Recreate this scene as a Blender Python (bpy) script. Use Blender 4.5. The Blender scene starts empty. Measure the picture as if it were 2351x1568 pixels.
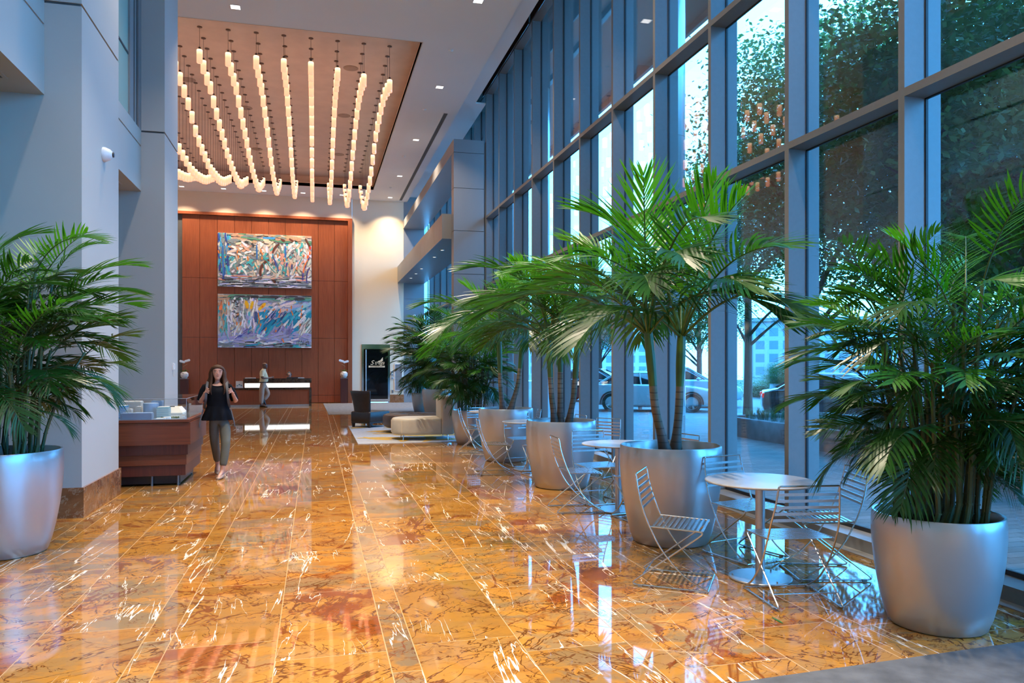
import bpy, bmesh, math, random
from mathutils import Vector, Matrix, noise as mnoise
PI = math.pi
C = bpy.context.scene.collection
scene = bpy.context.scene
D = bpy.data

# ---------------------------------------------------------------- camera, sky, exposure
cam_d = D.cameras.new('camera')
cam_d.sensor_fit = 'HORIZONTAL'; cam_d.sensor_width = 36.0
cam_d.lens = 36.0 * 1760.0 / 2351.0
cam_d.shift_y = 53.0 / 2351.0
cam_d.clip_start = 0.05; cam_d.clip_end = 600
cam = D.objects.new('camera', cam_d); C.objects.link(cam)
cam.location = (0, 0, 1.65)
cam.rotation_euler = (PI/2, 0, -math.radians(14.403))
scene.camera = cam
scene.view_settings.view_transform = 'Standard'
scene.view_settings.look = 'None'
scene.view_settings.exposure = 0.35
scene.view_settings.gamma = 1.0
scene.view_settings.use_curve_mapping = False
w = D.worlds.new('sky'); scene.world = w; w.use_nodes = True
bg = w.node_tree.nodes['Background']
SKY_COL = (0.078, 0.44, 1.0); SKY_STR = 12.0
bg.inputs[0].default_value = (*SKY_COL, 1); bg.inputs[1].default_value = SKY_STR
cy = scene.cycles
cy.use_denoising = True
cy.max_bounces = 8; cy.diffuse_bounces = 4; cy.glossy_bounces = 4; cy.transmission_bounces = 6; cy.transparent_max_bounces = 24
cy.caustics_reflective = False; cy.caustics_refractive = False
cy.sample_clamp_indirect = 6.0
LIGHT_COL = (1.0, 0.83, 0.64)
DOWN_W = 135.0           # watts of one square ceiling downlight

# ---------------------------------------------------------------- node helpers / materials
def S(r, g, b):
    f = lambda c: (c/255/12.92) if c/255 <= 0.04045 else ((c/255+0.055)/1.055)**2.4
    return (f(r), f(g), f(b))

class N:
    """tiny node builder"""
    def __init__(self, m):
        m.use_nodes = True; self.t = m.node_tree
        self.t.nodes.clear()
        self.out = self.t.nodes.new('ShaderNodeOutputMaterial')
    def n(self, typ, **kw):
        x = self.t.nodes.new('ShaderNode'+typ)
        for k, v in kw.items():
            if k == 'ins':
                for kk, vv in v.items(): self.set(x, kk, vv)
            else: setattr(x, k, v)
        return x
    def set(self, node, key, v):
        i = node.inputs[key]
        if isinstance(v, bpy.types.NodeSocket): self.t.links.new(v, i)
        elif isinstance(v, bpy.types.Node): self.t.links.new(v.outputs[0], i)
        else:
            if isinstance(v, (tuple, list)) and len(v) == 3 and i.type == 'RGBA': v = (*v, 1)
            i.default_value = v
    def math(self, op, a, b=0.0, c=None):
        x = self.n('Math', operation=op); self.set(x, 0, a); self.set(x, 1, b)
        if c is not None: self.set(x, 2, c)
        return x.outputs[0]
    def mix(self, f, a, b, blend='MIX'):
        x = self.n('MixRGB', blend_type=blend); self.set(x, 0, f); self.set(x, 1, a); self.set(x, 2, b)
        return x.outputs[0]
    def ramp(self, f, stops, interp='LINEAR'):
        x = self.n('ValToRGB'); cr = x.color_ramp; cr.interpolation = interp
        while len(cr.elements) < len(stops): cr.elements.new(0.5)
        for e, (p, c) in zip(cr.elements, stops):
            e.position = p; e.color = (c, c, c, 1) if isinstance(c, (int, float)) else (*c, 1)
        self.set(x, 0, f); return x.outputs[0]
    def noise(self, vec, scale, detail=3, rough=0.5, dist=0.0, out=0):
        x = self.n('TexNoise'); self.set(x, 'Vector', vec); self.set(x, 'Scale', scale); self.set(x, 'Detail', detail)
        self.set(x, 'Roughness', rough); self.set(x, 'Distortion', dist); return x.outputs[out]
    def end(self, shader): self.t.links.new(shader.outputs[0] if isinstance(shader, bpy.types.Node) else shader, self.out.inputs[0])

def mat(name, col, rough=0.5, metal=0.0, var=0.08, scale=6.0, bump=0.0, bscale=60.0, spec=0.5, emit=None, estr=0.0, coat=0.0, stretch=(1,1,1), aniso=0.0):
    m = D.materials.new(name); b = N(m)
    co = b.n('TexCoord').outputs['Object']
    mp = b.n('Mapping'); b.set(mp, 0, co); mp.inputs['Scale'].default_value = stretch
    nz = b.noise(mp.outputs[0], scale, 4)
    lo = tuple(c*(1-var) for c in col); hi = tuple(min(1, c*(1+var)) for c in col)
    c = b.ramp(nz, [(0.3, lo), (0.7, hi)])
    p = b.n('BsdfPrincipled')
    b.set(p, 'Base Color', c); b.set(p, 'Roughness', rough); b.set(p, 'Metallic', metal); b.set(p, 'Specular IOR Level', spec)
    if coat: b.set(p, 'Coat Weight', coat); b.set(p, 'Coat Roughness', 0.08)
    if emit: b.set(p, 'Emission Color', emit); b.set(p, 'Emission Strength', estr)
    if bump:
        bp = b.n('Bump'); b.set(bp, 'Strength', bump); b.set(bp, 'Distance', 0.01); b.set(bp, 'Height', b.noise(mp.outputs[0], bscale, 3)); b.set(p, 'Normal', bp.outputs[0])
    b.end(p); return m

def glass_mat(name, tint=(0.95, 0.98, 1.0), ior=1.55, rough=0.0):
    m = D.materials.new(name); b = N(m)
    lw = b.n('LayerWeight'); b.set(lw, 'Blend', 0.5)
    f0 = ((ior-1)/(ior+1))**2
    fac = b.math('ADD', f0, b.math('MULTIPLY', 1-f0, b.math('POWER', lw.outputs['Facing'], 4.0)))
    co = b.n('TexCoord').outputs['Object']
    fac = b.math('MULTIPLY', fac, b.ramp(b.noise(co, 0.7, 2), [(0.0, 0.95), (1.0, 1.0)]))
    tr = b.n('BsdfTransparent'); b.set(tr, 0, tint)
    gl = b.n('BsdfGlossy'); b.set(gl, 'Color', (1, 1, 1)); b.set(gl, 'Roughness', rough)
    mx = b.n('MixShader'); b.set(mx, 0, fac); b.set(mx, 1, tr.outputs[0]); b.set(mx, 2, gl.outputs[0])
    b.end(mx); return m

def leaf_mat(name, col, back, rough=0.38, trans=0.3):
    m = D.materials.new(name); b = N(m)
    co = b.n('TexCoord').outputs['Object']
    nz = b.noise(co, 5.0, 3)
    c = b.ramp(nz, [(0.3, tuple(x*0.7 for x in col)), (0.7, tuple(min(1, x*1.3) for x in col))])
    p = b.n('BsdfPrincipled'); b.set(p, 'Base Color', c); b.set(p, 'Roughness', rough); b.set(p, 'Specular IOR Level', 0.45)
    t = b.n('BsdfTranslucent'); b.set(t, 'Color', back)
    mx = b.n('MixShader'); b.set(mx, 0, trans); b.set(mx, 1, p.outputs[0]); b.set(mx, 2, t.outputs[0])
    b.end(mx); return m

def wood_mat(name, dark, light, rough=0.35, axis=2, scale=1.0, spec=0.5):
    m = D.materials.new(name); b = N(m)
    co = b.n('TexCoord').outputs['Object']
    mp = b.n('Mapping'); b.set(mp, 0, co)
    sc = [14*scale]*3; sc[axis] = 0.6*scale; mp.inputs['Scale'].default_value = sc
    n1 = b.noise(mp.outputs[0], 3.0, 5, 0.6)
    n2 = b.noise(co, 0.5, 2)
    f = b.math('ADD', b.math('MULTIPLY', n1, 0.7), b.math('MULTIPLY', n2, 0.3))
    c = b.ramp(f, [(0.32, dark), (0.68, light)])
    p = b.n('BsdfPrincipled'); b.set(p, 'Base Color', c); b.set(p, 'Roughness', rough); b.set(p, 'Specular IOR Level', spec)
    b.end(p); return m

def marble_floor():
    m = D.materials.new('gold_marble'); b = N(m)
    pos = b.n('NewGeometry').outputs['Position']
    sp = b.n('SeparateXYZ'); b.set(sp, 0, pos); X, Y = sp.outputs[0], sp.outputs[1]
    P = 1.395
    u = b.math('DIVIDE', b.math('SUBTRACT', X, 0.40), P)
    k = b.math('FLOOR', u); f = b.math('SUBTRACT', u, k)
    t1, t2 = 0.115, 0.5575
    g1 = b.math('GREATER_THAN', f, t1); g2 = b.math('GREATER_THAN', f, t2)
    strip = b.math('ADD', b.math('MULTIPLY', k, 3.0), b.math('ADD', g1, g2))
    wn = b.n('TexWhiteNoise', noise_dimensions='1D'); b.set(wn, 'W', strip)
    yo = b.math('ADD', b.math('DIVIDE', Y, 1.27), b.math('MULTIPLY', wn.outputs[0], 3.0))
    ty = b.math('FLOOR', yo); fy = b.math('SUBTRACT', yo, ty)
    cid = b.n('CombineXYZ'); b.set(cid, 0, strip); b.set(cid, 1, ty)
    w2 = b.n('TexWhiteNoise', noise_dimensions='3D'); b.set(w2, 'Vector', cid.outputs[0])
    rnd, rcol = w2.outputs[0], w2.outputs[1]
    w3 = b.n('TexWhiteNoise', noise_dimensions='4D'); b.set(w3, 'Vector', cid.outputs[0]); b.set(w3, 'W', 7.3)
    rnd2 = w3.outputs[0]
    off = b.n('VectorMath', operation='SCALE'); b.set(off, 0, rcol); b.set(off, 'Scale', 37.0)
    pv = b.n('VectorMath', operation='ADD'); b.set(pv, 0, pos); b.set(pv, 1, off.outputs[0])
    P0 = pv.outputs[0]
    # warped coordinates
    warp = b.noise(P0, 2.2, 4, 0.6, out=1)
    ws = b.n('VectorMath', operation='SCALE'); b.set(ws, 0, warp); b.set(ws, 'Scale', 0.55)
    pw = b.n('VectorMath', operation='ADD'); b.set(pw, 0, P0); b.set(pw, 1, ws.outputs[0]); PW = pw.outputs[0]
    warp2 = b.noise(P0, 9.0, 3, 0.6, out=1)
    ws2 = b.n('VectorMath', operation='SCALE'); b.set(ws2, 0, warp2); b.set(ws2, 'Scale', 0.14)
    pw2 = b.n('VectorMath', operation='ADD'); b.set(pw2, 0, PW); b.set(pw2, 1, ws2.outputs[0]); PW2 = pw2.outputs[0]
    gold = (0.40, 0.190, 0.036); amber = (0.255, 0.100, 0.018); grey = (0.20, 0.148, 0.082); rust = (0.17, 0.042, 0.010); pale = (0.53, 0.285, 0.08)
    mps = b.n('Mapping'); b.set(mps, 0, PW); mps.inputs['Rotation'].default_value = (0, 0, 0.5); mps.inputs['Scale'].default_value = (0.8, 3.2, 1)
    n1 = b.noise(mps.outputs[0], 1.5, 7, 0.66)
    base = b.ramp(n1, [(0.28, amber), (0.47, gold), (0.62, gold), (0.78, pale)])
    # horizontal grey-olive clouding
    mpg = b.n('Mapping'); b.set(mpg, 0, PW); mpg.inputs['Scale'].default_value = (1.0, 2.6, 1)
    n2 = b.noise(mpg.outputs[0], 2.0, 5, 0.6)
    gmask = b.math('MULTIPLY', b.ramp(n2, [(0.45, 0.0), (0.57, 1.0)]), b.math('MULTIPLY', b.ramp(rnd, [(0.15, 0.25), (0.75, 1.0)]), 0.85))
    base = b.mix(gmask, base, grey)
    # rust patches in some tiles
    n3 = b.noise(PW2, 1.3, 6, 0.65)
    rmask = b.math('MULTIPLY', b.ramp(n3, [(0.55, 0.0), (0.62, 1.0)]), b.ramp(rnd2, [(0.2, 0.1), (0.75, 0.95)]))
    base = b.mix(rmask, base, (0.20, 0.048, 0.009))
    # tile to tile tone
    tone = b.ramp(rnd2, [(0.0, (0.82, 0.78, 0.75)), (1.0, (1.12, 1.06, 1.0))])
    base = b.mix(1.0, base, tone, 'MULTIPLY')
    def ridge(vec, scale, width, stretch, rot, detail=4, dist=0.6, lo=0.45, hi=0.62, ms=1.3):
        mp = b.n('Mapping'); b.set(mp, 0, vec); mp.inputs['Rotation'].default_value = (0, 0, rot)
        mp2 = b.n('Mapping'); b.set(mp2, 0, mp.outputs[0]); mp2.inputs['Scale'].default_value = stretch
        n_ = b.noise(mp2.outputs[0], scale, detail, 0.55, dist)
        mk = b.ramp(b.noise(vec, ms, 3), [(lo, 0.0), (hi, 1.0)])
        d = b.math('DIVIDE', b.math('ABSOLUTE', b.math('SUBTRACT', n_, 0.5)), b.math('ADD', b.math('MULTIPLY', mk, width), 0.0003))
        return b.math('MULTIPLY', b.ramp(d, [(0.5, 1.0), (1.0, 0.0)]), b.ramp(mk, [(0.0, 0.0), (0.2, 1.0)]))
    f1 = ridge(P0, 3.2, 0.0085, (1, 0.40, 1), 0.9, 5, 0.5, 0.36, 0.50)
    f2 = ridge(P0, 3.6, 0.0085, (1, 0.35, 1), -0.7, 5, 0.4, 0.40, 0.58, 1.7)
    f3 = ridge(P0, 8.0, 0.014, (1, 0.4, 1), 1.2, 4, 0.5, 0.36, 0.54, 2.2)
    m1 = ridge(P0, 1.5, 0.016, (1, 0.5, 1), 0.35, 6, 0.8, 0.46, 0.66)
    base = b.mix(b.math('MULTIPLY', f3, 0.7), base, (0.17, 0.058, 0.012))
    base = b.mix(b.math('MULTIPLY', b.math('MAXIMUM', f1, f2), 0.92), base, (0.115, 0.034, 0.008))
    base = b.mix(b.math('MULTIPLY', m1, 0.85), base, rust)
    wv = ridge(P0, 2.4, 0.0085, (1, 0.10, 1), 0.08, 6, 0.2, 0.47, 0.66, 0.9)
    wv2 = ridge(P0, 4.2, 0.0075, (1, 0.09, 1), -0.10, 5, 0.2, 0.50, 0.68, 1.1)
    base = b.mix(b.math('MAXIMUM', wv, b.math('MULTIPLY', wv2, 0.9)), base, (0.80, 0.72, 0.62))
    # joints
    def edge(fr, half):
        a = b.math('MINIMUM', fr, b.math('SUBTRACT', 1.0, fr)); return b.math('LESS_THAN', a, half)
    jx = edge(f, 0.0024)
    j1 = b.math('LESS_THAN', b.math('ABSOLUTE', b.math('SUBTRACT', f, t1)), 0.0022)
    j2 = b.math('LESS_THAN', b.math('ABSOLUTE', b.math('SUBTRACT', f, t2)), 0.0022)
    jy = edge(fy, 0.0020)
    j = b.math('MAXIMUM', b.math('MAXIMUM', jx, j1), b.math('MAXIMUM', j2, jy))
    base = b.mix(b.math('MULTIPLY', j, 0.7), base, (0.50, 0.33, 0.16))
    p = b.n('BsdfPrincipled'); b.set(p, 'Base Color', base); b.set(p, 'Roughness', b.math('ADD', 0.035, b.math('MULTIPLY', j, 0.3)))
    b.set(p, 'Specular IOR Level', 0.62)
    b.end(p); return m

M = {}
M['marble'] = marble_floor()
M['marble_base'] = None
def simple_marble(name, c0, c1, vein, rough=0.12, scale=2.0):
    m = D.materials.new(name); b = N(m)
    co = b.n('TexCoord').outputs['Object']
    wv = b.noise(co, scale, 5, 0.6, 0.8)
    base = b.ramp(wv, [(0.35, c0), (0.65, c1)])
    v = b.noise(co, scale*1.6, 6, 0.65, 1.6)
    line = b.ramp(b.math('ABSOLUTE', b.math('SUBTRACT', v, 0.5)), [(0.0, 1.0), (0.018, 0.0)])
    base = b.mix(b.math('MULTIPLY', line, 0.6), base, vein)
    p = b.n('BsdfPrincipled'); b.set(p, 'Base Color', base); b.set(p, 'Roughness', rough); b.end(p); return m
M['base_marble'] = simple_marble('brown_base_marble', (0.17, 0.06, 0.022), (0.34, 0.14, 0.05), (0.5, 0.36, 0.24))
M['dark_marble'] = simple_marble('dark_emperador_marble', (0.012, 0.009, 0.009), (0.05, 0.026, 0.018), (0.30, 0.17, 0.09), scale=3.0)
M['paint'] = mat('column_paint', (0.41, 0.40, 0.365), 0.55, var=0.015, scale=1.2, spec=0.3)
M['cream'] = mat('cream_wall_paint', (0.84, 0.69, 0.49), 0.6, var=0.02, scale=0.6, spec=0.25)
M['ceil'] = mat('ceiling_paint', (0.88, 0.85, 0.83), 0.7, var=0.015, scale=0.7, spec=0.2)
M['coffer'] = mat('coffer_plaster', (0.70, 0.56, 0.45), 0.4, var=0.07, scale=2.2, spec=0.45)
M['lip'] = mat('coffer_lip_paint', (0.62, 0.47, 0.36), 0.5, var=0.02)
M['joint'] = mat('dark_joint', (0.09, 0.085, 0.08), 0.7)
M['wood'] = wood_mat('red_cherry_veneer', (0.215, 0.050, 0.019), (0.370, 0.098, 0.036), 0.33)
M['wood_h'] = wood_mat('red_cherry_horizontal', (0.085, 0.022, 0.010), (0.185, 0.050, 0.020), 0.33, axis=0)
M['wood_dark'] = wood_mat('dark_mahogany', (0.055, 0.014, 0.011), (0.11, 0.026, 0.016), 0.35)
M['alu'] = mat('satin_aluminium', (0.21, 0.21, 0.21), 0.45, metal=0.0, var=0.03, scale=20, spec=0.35)
M['alu_panel'] = mat('aluminium_panel', (0.28, 0.28, 0.28), 0.40, metal=0.1, var=0.03, scale=2, stretch=(1, 1, 0.2))
M['gasket'] = mat('black_gasket', (0.012, 0.014, 0.018), 0.6)
M['chrome'] = mat('chrome', (0.80, 0.80, 0.80), 0.12, metal=1.0, var=0.02)
M['steel'] = mat('satin_steel', (0.62, 0.62, 0.62), 0.26, metal=1.0, var=0.04, scale=30)
M['pot'] = mat('silver_metallic_paint', (0.46, 0.465, 0.475), 0.33, metal=0.65, var=0.03, scale=3, coat=0.25)
M['soil'] = mat('bark_mulch', (0.055, 0.033, 0.022), 0.9, var=0.6, scale=40, bump=0.8, bscale=50)
M['glass'] = glass_mat('window_glass')
M['vitrine'] = glass_mat('clear_acrylic', (0.97, 0.98, 0.98), 1.4)
M['shade_fabric'] = mat('black_shade_fabric', (0.018, 0.014, 0.014), 0.8)
M['down'] = mat('downlight_lens', (0.9, 0.9, 0.9), 0.4, emit=(1.0, 0.95, 0.9), estr=1.8)
M['carpet'] = mat('charcoal_carpet', (0.105, 0.107, 0.112), 0.95, var=0.25, scale=7, bump=0.5, bscale=220, spec=0.1)
M['carpet_far'] = mat('taupe_entrance_carpet', (0.19, 0.165, 0.145), 0.95, var=0.2, scale=9, bump=0.4, bscale=150, spec=0.1)
M['white_plastic'] = mat('white_plastic', (0.72, 0.72, 0.72), 0.35)
M['black_plastic'] = mat('black_plastic', (0.015, 0.015, 0.017), 0.3)
M['concrete'] = mat('grey_concrete', (0.17, 0.175, 0.18), 0.8, var=0.2, scale=5, bump=0.2)
M['black_leather'] = mat('dark_brown_leather', (0.022, 0.014, 0.012), 0.34, var=0.25, scale=12, bump=0.15, bscale=160)
M['brown_leather'] = mat('brown_leather', (0.055, 0.032, 0.022), 0.36, var=0.2, scale=9, bump=0.15, bscale=160)
M['cream_leather'] = mat('cream_leather', (0.50, 0.45, 0.36), 0.42, var=0.06, scale=6, bump=0.12, bscale=140)
M['leaf_deep'] = leaf_mat('deep_green_leaf', (0.013, 0.062, 0.010), (0.04, 0.20, 0.01), 0.33, 0.2)
M['leaf_mid'] = leaf_mat('mid_green_leaf', (0.019, 0.105, 0.009), (0.07, 0.34, 0.01), 0.36, 0.22)
M['leaf_new'] = leaf_mat('fresh_green_leaf', (0.040, 0.205, 0.011), (0.12, 0.50, 0.01), 0.36, 0.26)
M['leaf_tree'] = leaf_mat('street_tree_leaf', (0.055, 0.105, 0.032), (0.13, 0.25, 0.06), 0.5, 0.32)
M['cane'] = mat('green_cane', (0.055, 0.085, 0.025), 0.45, var=0.35, scale=9)
M['bark'] = mat('tree_bark', (0.075, 0.05, 0.038), 0.9, var=0.5, scale=9, stretch=(3, 3, 0.5), bump=0.8, bscale=20)

# ---------------------------------------------------------------- mesh helpers
class MB:
    def __init__(self): self.b = bmesh.new(); self.mi = 0
    def _f(self, vs):
        try:
            f = self.b.faces.new(vs); f.material_index = self.mi; return f
        except ValueError: return None
    def box(self, x0, x1, y0, y1, z0, z1, mi=None, bev=0.0):
        if mi is not None: self.mi = mi
        v = [self.b.verts.new(p) for p in ((x0,y0,z0),(x1,y0,z0),(x1,y1,z0),(x0,y1,z0),(x0,y0,z1),(x1,y0,z1),(x1,y1,z1),(x0,y1,z1))]
        fs = [self._f([v[i] for i in q]) for q in ((3,2,1,0),(4,5,6,7),(0,1,5,4),(1,2,6,5),(2,3,7,6),(3,0,4,7))]
        if bev:
            es = list({e for f in fs for e in f.edges})
            bmesh.ops.bevel(self.b, geom=es, offset=bev, segments=3, profile=0.6, affect='EDGES', clamp_overlap=True)
        return self
    def quad(self, *ps): self._f([self.b.verts.new(p) for p in ps]); return self
    def tube(self, pts, r, seg=8, caps=True, closed=False):
        pts = [Vector(p) for p in pts]; n = len(pts)
        rs = r if isinstance(r, (list, tuple)) else [r]*n
        rings = []; prev = None
        for i, p in enumerate(pts):
            if closed: t = pts[(i+1) % n] - pts[i-1]
            else: t = pts[min(i+1, n-1)] - pts[max(i-1, 0)]
            t.normalize()
            if prev is None:
                a = Vector((0, 0, 1)) if abs(t.z) < 0.9 else Vector((1, 0, 0))
                u = t.cross(a).normalized()
            else:
                u = (prev - t*prev.dot(t))
                u = u.normalized() if u.length > 1e-6 else t.orthogonal().normalized()
            prev = u; v = t.cross(u)
            rings.append([self.b.verts.new(p + (u*math.cos(2*PI*k/seg) + v*math.sin(2*PI*k/seg))*rs[i]) for k in range(seg)])
        m = n if closed else n-1
        for i in range(m):
            a, c = rings[i], rings[(i+1) % n]
            for k in range(seg): self._f([a[k], a[(k+1) % seg], c[(k+1) % seg], c[k]])
        if caps and not closed:
            self._f(list(reversed(rings[0]))); self._f(rings[-1])
        return self
    def lathe(self, prof, c=(0,0,0), seg=32, sx=1.0, sy=1.0, cap=True):
        rings = []
        for r, z in prof:
            if r < 1e-6: rings.append([self.b.verts.new((c[0], c[1], c[2]+z))])
            else: rings.append([self.b.verts.new((c[0]+r*sx*math.cos(2*PI*k/seg), c[1]+r*sy*math.sin(2*PI*k/seg), c[2]+z)) for k in range(seg)])
        for a, d in zip(rings, rings[1:]):
            for k in range(seg):
                k2 = (k+1) % seg
                if len(a) == 1 and len(d) == 1: continue
                if len(a) == 1: self._f([a[0], d[k2], d[k]])
                elif len(d) == 1: self._f([a[k], a[k2], d[0]])
                else: self._f([a[k], a[k2], d[k2], d[k]])
        if cap:
            if len(rings[0]) > 1: self._f(list(reversed(rings[0])))
            if len(rings[-1]) > 1: self._f(rings[-1])
        return self
    def loft(self, rings, cap=True, closed=True):
        rr = [[self.b.verts.new(p) for p in ring] for ring in rings]
        n = len(rr[0])
        for a, d in zip(rr, rr[1:]):
            for k in range(n if closed else n-1): self._f([a[k], a[(k+1) % n], d[(k+1) % n], d[k]])
        if cap: self._f(list(reversed(rr[0]))); self._f(rr[-1])
        return self
    def ball(self, c, r, sx=1, sy=1, sz=1, u=14, v=9):
        prof = [(r*math.sin(PI*i/v), -r*math.cos(PI*i/v)*sz) for i in range(v+1)]
        prof[0] = (0, prof[0][1]); prof[-1] = (0, prof[-1][1])
        return self.lathe(prof, c, u, sx, sy)
    def mesh(self, name, mats, smooth=False, ang=40):
        me = D.meshes.new(name)
        bmesh.ops.recalc_face_normals(self.b, faces=self.b.faces[:]) if smooth != 'raw' else None
        if smooth:
            lim = math.radians(ang)
            for f in self.b.faces: f.smooth = True
            for e in self.b.edges:
                if len(e.link_faces) == 2 and e.calc_face_angle(0) > lim: e.smooth = False
        self.b.to_mesh(me); self.b.free()
        for m in (mats if isinstance(mats, (list, tuple)) else [mats]): me.materials.append(m)
        return me
    def build(self, name, mats, parent=None, loc=None, smooth=False, ang=40):
        return link(name, self.mesh(name, mats, smooth, ang), parent, loc)

def link(name, me, parent=None, loc=None):
    o = D.objects.new(name, me); C.objects.link(o)
    if parent is not None: o.parent = parent
    if loc is not None: o.location = loc
    return o
def tag(o, label, cat, group=None, kind=None):
    o['label'] = label; o['category'] = cat
    if group: o['group'] = group
    if kind: o['kind'] = kind
    return o
def thing(name, label, cat, loc=(0,0,0), rz=0.0, group=None):
    o = D.objects.new(name, None); C.objects.link(o); o.empty_display_size = 0.1
    o.location = loc; o.rotation_euler = (0, 0, rz)
    return tag(o, label, cat, group)
def struct(name, mb, mats, smooth=False, ang=40):
    o = mb.build(name, mats, smooth=smooth, ang=ang); o['kind'] = 'structure'; return o
def dup(root, loc, rz=None, label=None):
    r = root.copy(); C.objects.link(r); r.location = loc
    if rz is not None: r.rotation_euler = (0, 0, rz)
    if label: r['label'] = label
    for ch in list(root.children):
        c = ch.copy(); C.objects.link(c); c.parent = r
        for g in list(ch.children):
            d = g.copy(); C.objects.link(d); d.parent = c
    return r
ORD = ['zeroth','first','second','third','fourth','fifth','sixth','seventh','eighth','ninth','tenth','eleventh','twelfth','thirteenth','fourteenth','fifteenth','sixteenth','seventeenth','eighteenth','nineteenth','twentieth','twenty-first']
def spline(pts, n):
    """Catmull-Rom through points"""
    P = [Vector(p) for p in pts]; P = [P[0]*2-P[1]] + P + [P[-1]*2-P[-2]]
    out = []
    for i in range(1, len(P)-2):
        for k in range(n):
            t = k/n
            out.append(0.5*((2*P[i]) + (P[i+1]-P[i-1])*t + (2*P[i-1]-5*P[i]+4*P[i+1]-P[i+2])*t*t + (3*P[i]-P[i-1]-3*P[i+1]+P[i+2])*t**3))
    out.append(P[-2]); return out
def rounded(pts, r, n=5):
    """polyline with rounded corners"""
    P = [Vector(p) for p in pts]; out = [P[0]]
    for i in range(1, len(P)-1):
        a = (P[i-1]-P[i]); c = (P[i+1]-P[i]); d = min(r, a.length*0.48, c.length*0.48)
        s = P[i]+a.normalized()*d; e = P[i]+c.normalized()*d
        for k in range(n+1):
            t = k/n; out.append(s*(1-t)**2 + P[i]*2*t*(1-t) + e*t*t)
    out.append(P[-1]); return out

# ================================================================ THE SETTING
ZC = 8.83; XM = 4.70; XG = 4.912
MULL = [5.31 + 1.594*i for i in range(-7, 19)]          # mullion near faces along Y
# floor, walls, roof
struct('floor', MB().box(-6.8, 4.68, -8.2, 34.2, -0.12, 0.0), M['marble'])
struct('wall_left', MB().box(-6.8, -6.6, -8, 34.2, 0, 9.6), M['cream'])
struct('wall_behind', MB().box(-6.8, 4.9, -8.2, -8.0, 0, 9.6), M['cream'])
struct('roof', MB().box(-6.9, 5.2, -8.4, 34.8, 9.62, 9.9), M['concrete'])
mb = MB().box(-6.6, -5.62, 34.0, 34.2, 0, 8.9).box(-5.62, 1.55, 34.0, 34.2, 7.97, 8.9).box(1.56, 1.965, 34.0, 34.2, 0, 8.9).box(1.965, 3.185, 34.0, 34.2, 2.535, 8.9).box(3.185, 3.79, 34.0, 34.2, 0, 8.9)
struct('wall_back', mb, M['cream'])
mb = MB()
for z0, z1 in ((0, 1.3), (1.31, 3.0), (3.01, 4.55), (4.56, 6.1), (6.11, 7.65), (7.66, 9.5)):
    mb.box(3.80, 4.70, 34.0, 34.2, z0, z1)
struct('wall_panel_end', mb.box(3.80, 4.70, 34.05, 34.2, 0, 9.6), M['alu_panel'])
struct('baseboard_back', MB().box(3.19, 3.80, 33.97, 34.0, 0, 0.33), M['base_marble'])

# reception wood wall: veneer panels with fine reveals inside a projecting frame
mb = MB().box(-5.6, 1.50, 34.03, 34.2, 0, 7.97, 1)
xs = [1.375] + [0.81-0.68*k for k in range(10)]
zs = [0.012, 0.33, 2.78, 5.25, 7.86]
for xa, xb in zip(xs, xs[1:]):
    for za, zb in zip(zs, zs[1:]):
        mb.box(xb+0.006, xa-0.006, 33.985, 34.04, za+0.006, zb-0.006, 0)
struct('wall_reception', mb, [M['wood'], M['joint']])
struct('trim_1', MB().box(1.375, 1.555, 33.86, 34.05, 0, 7.97).box(-5.62, 1.375, 33.86, 34.05, 7.86, 7.97), M['wood'])

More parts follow.
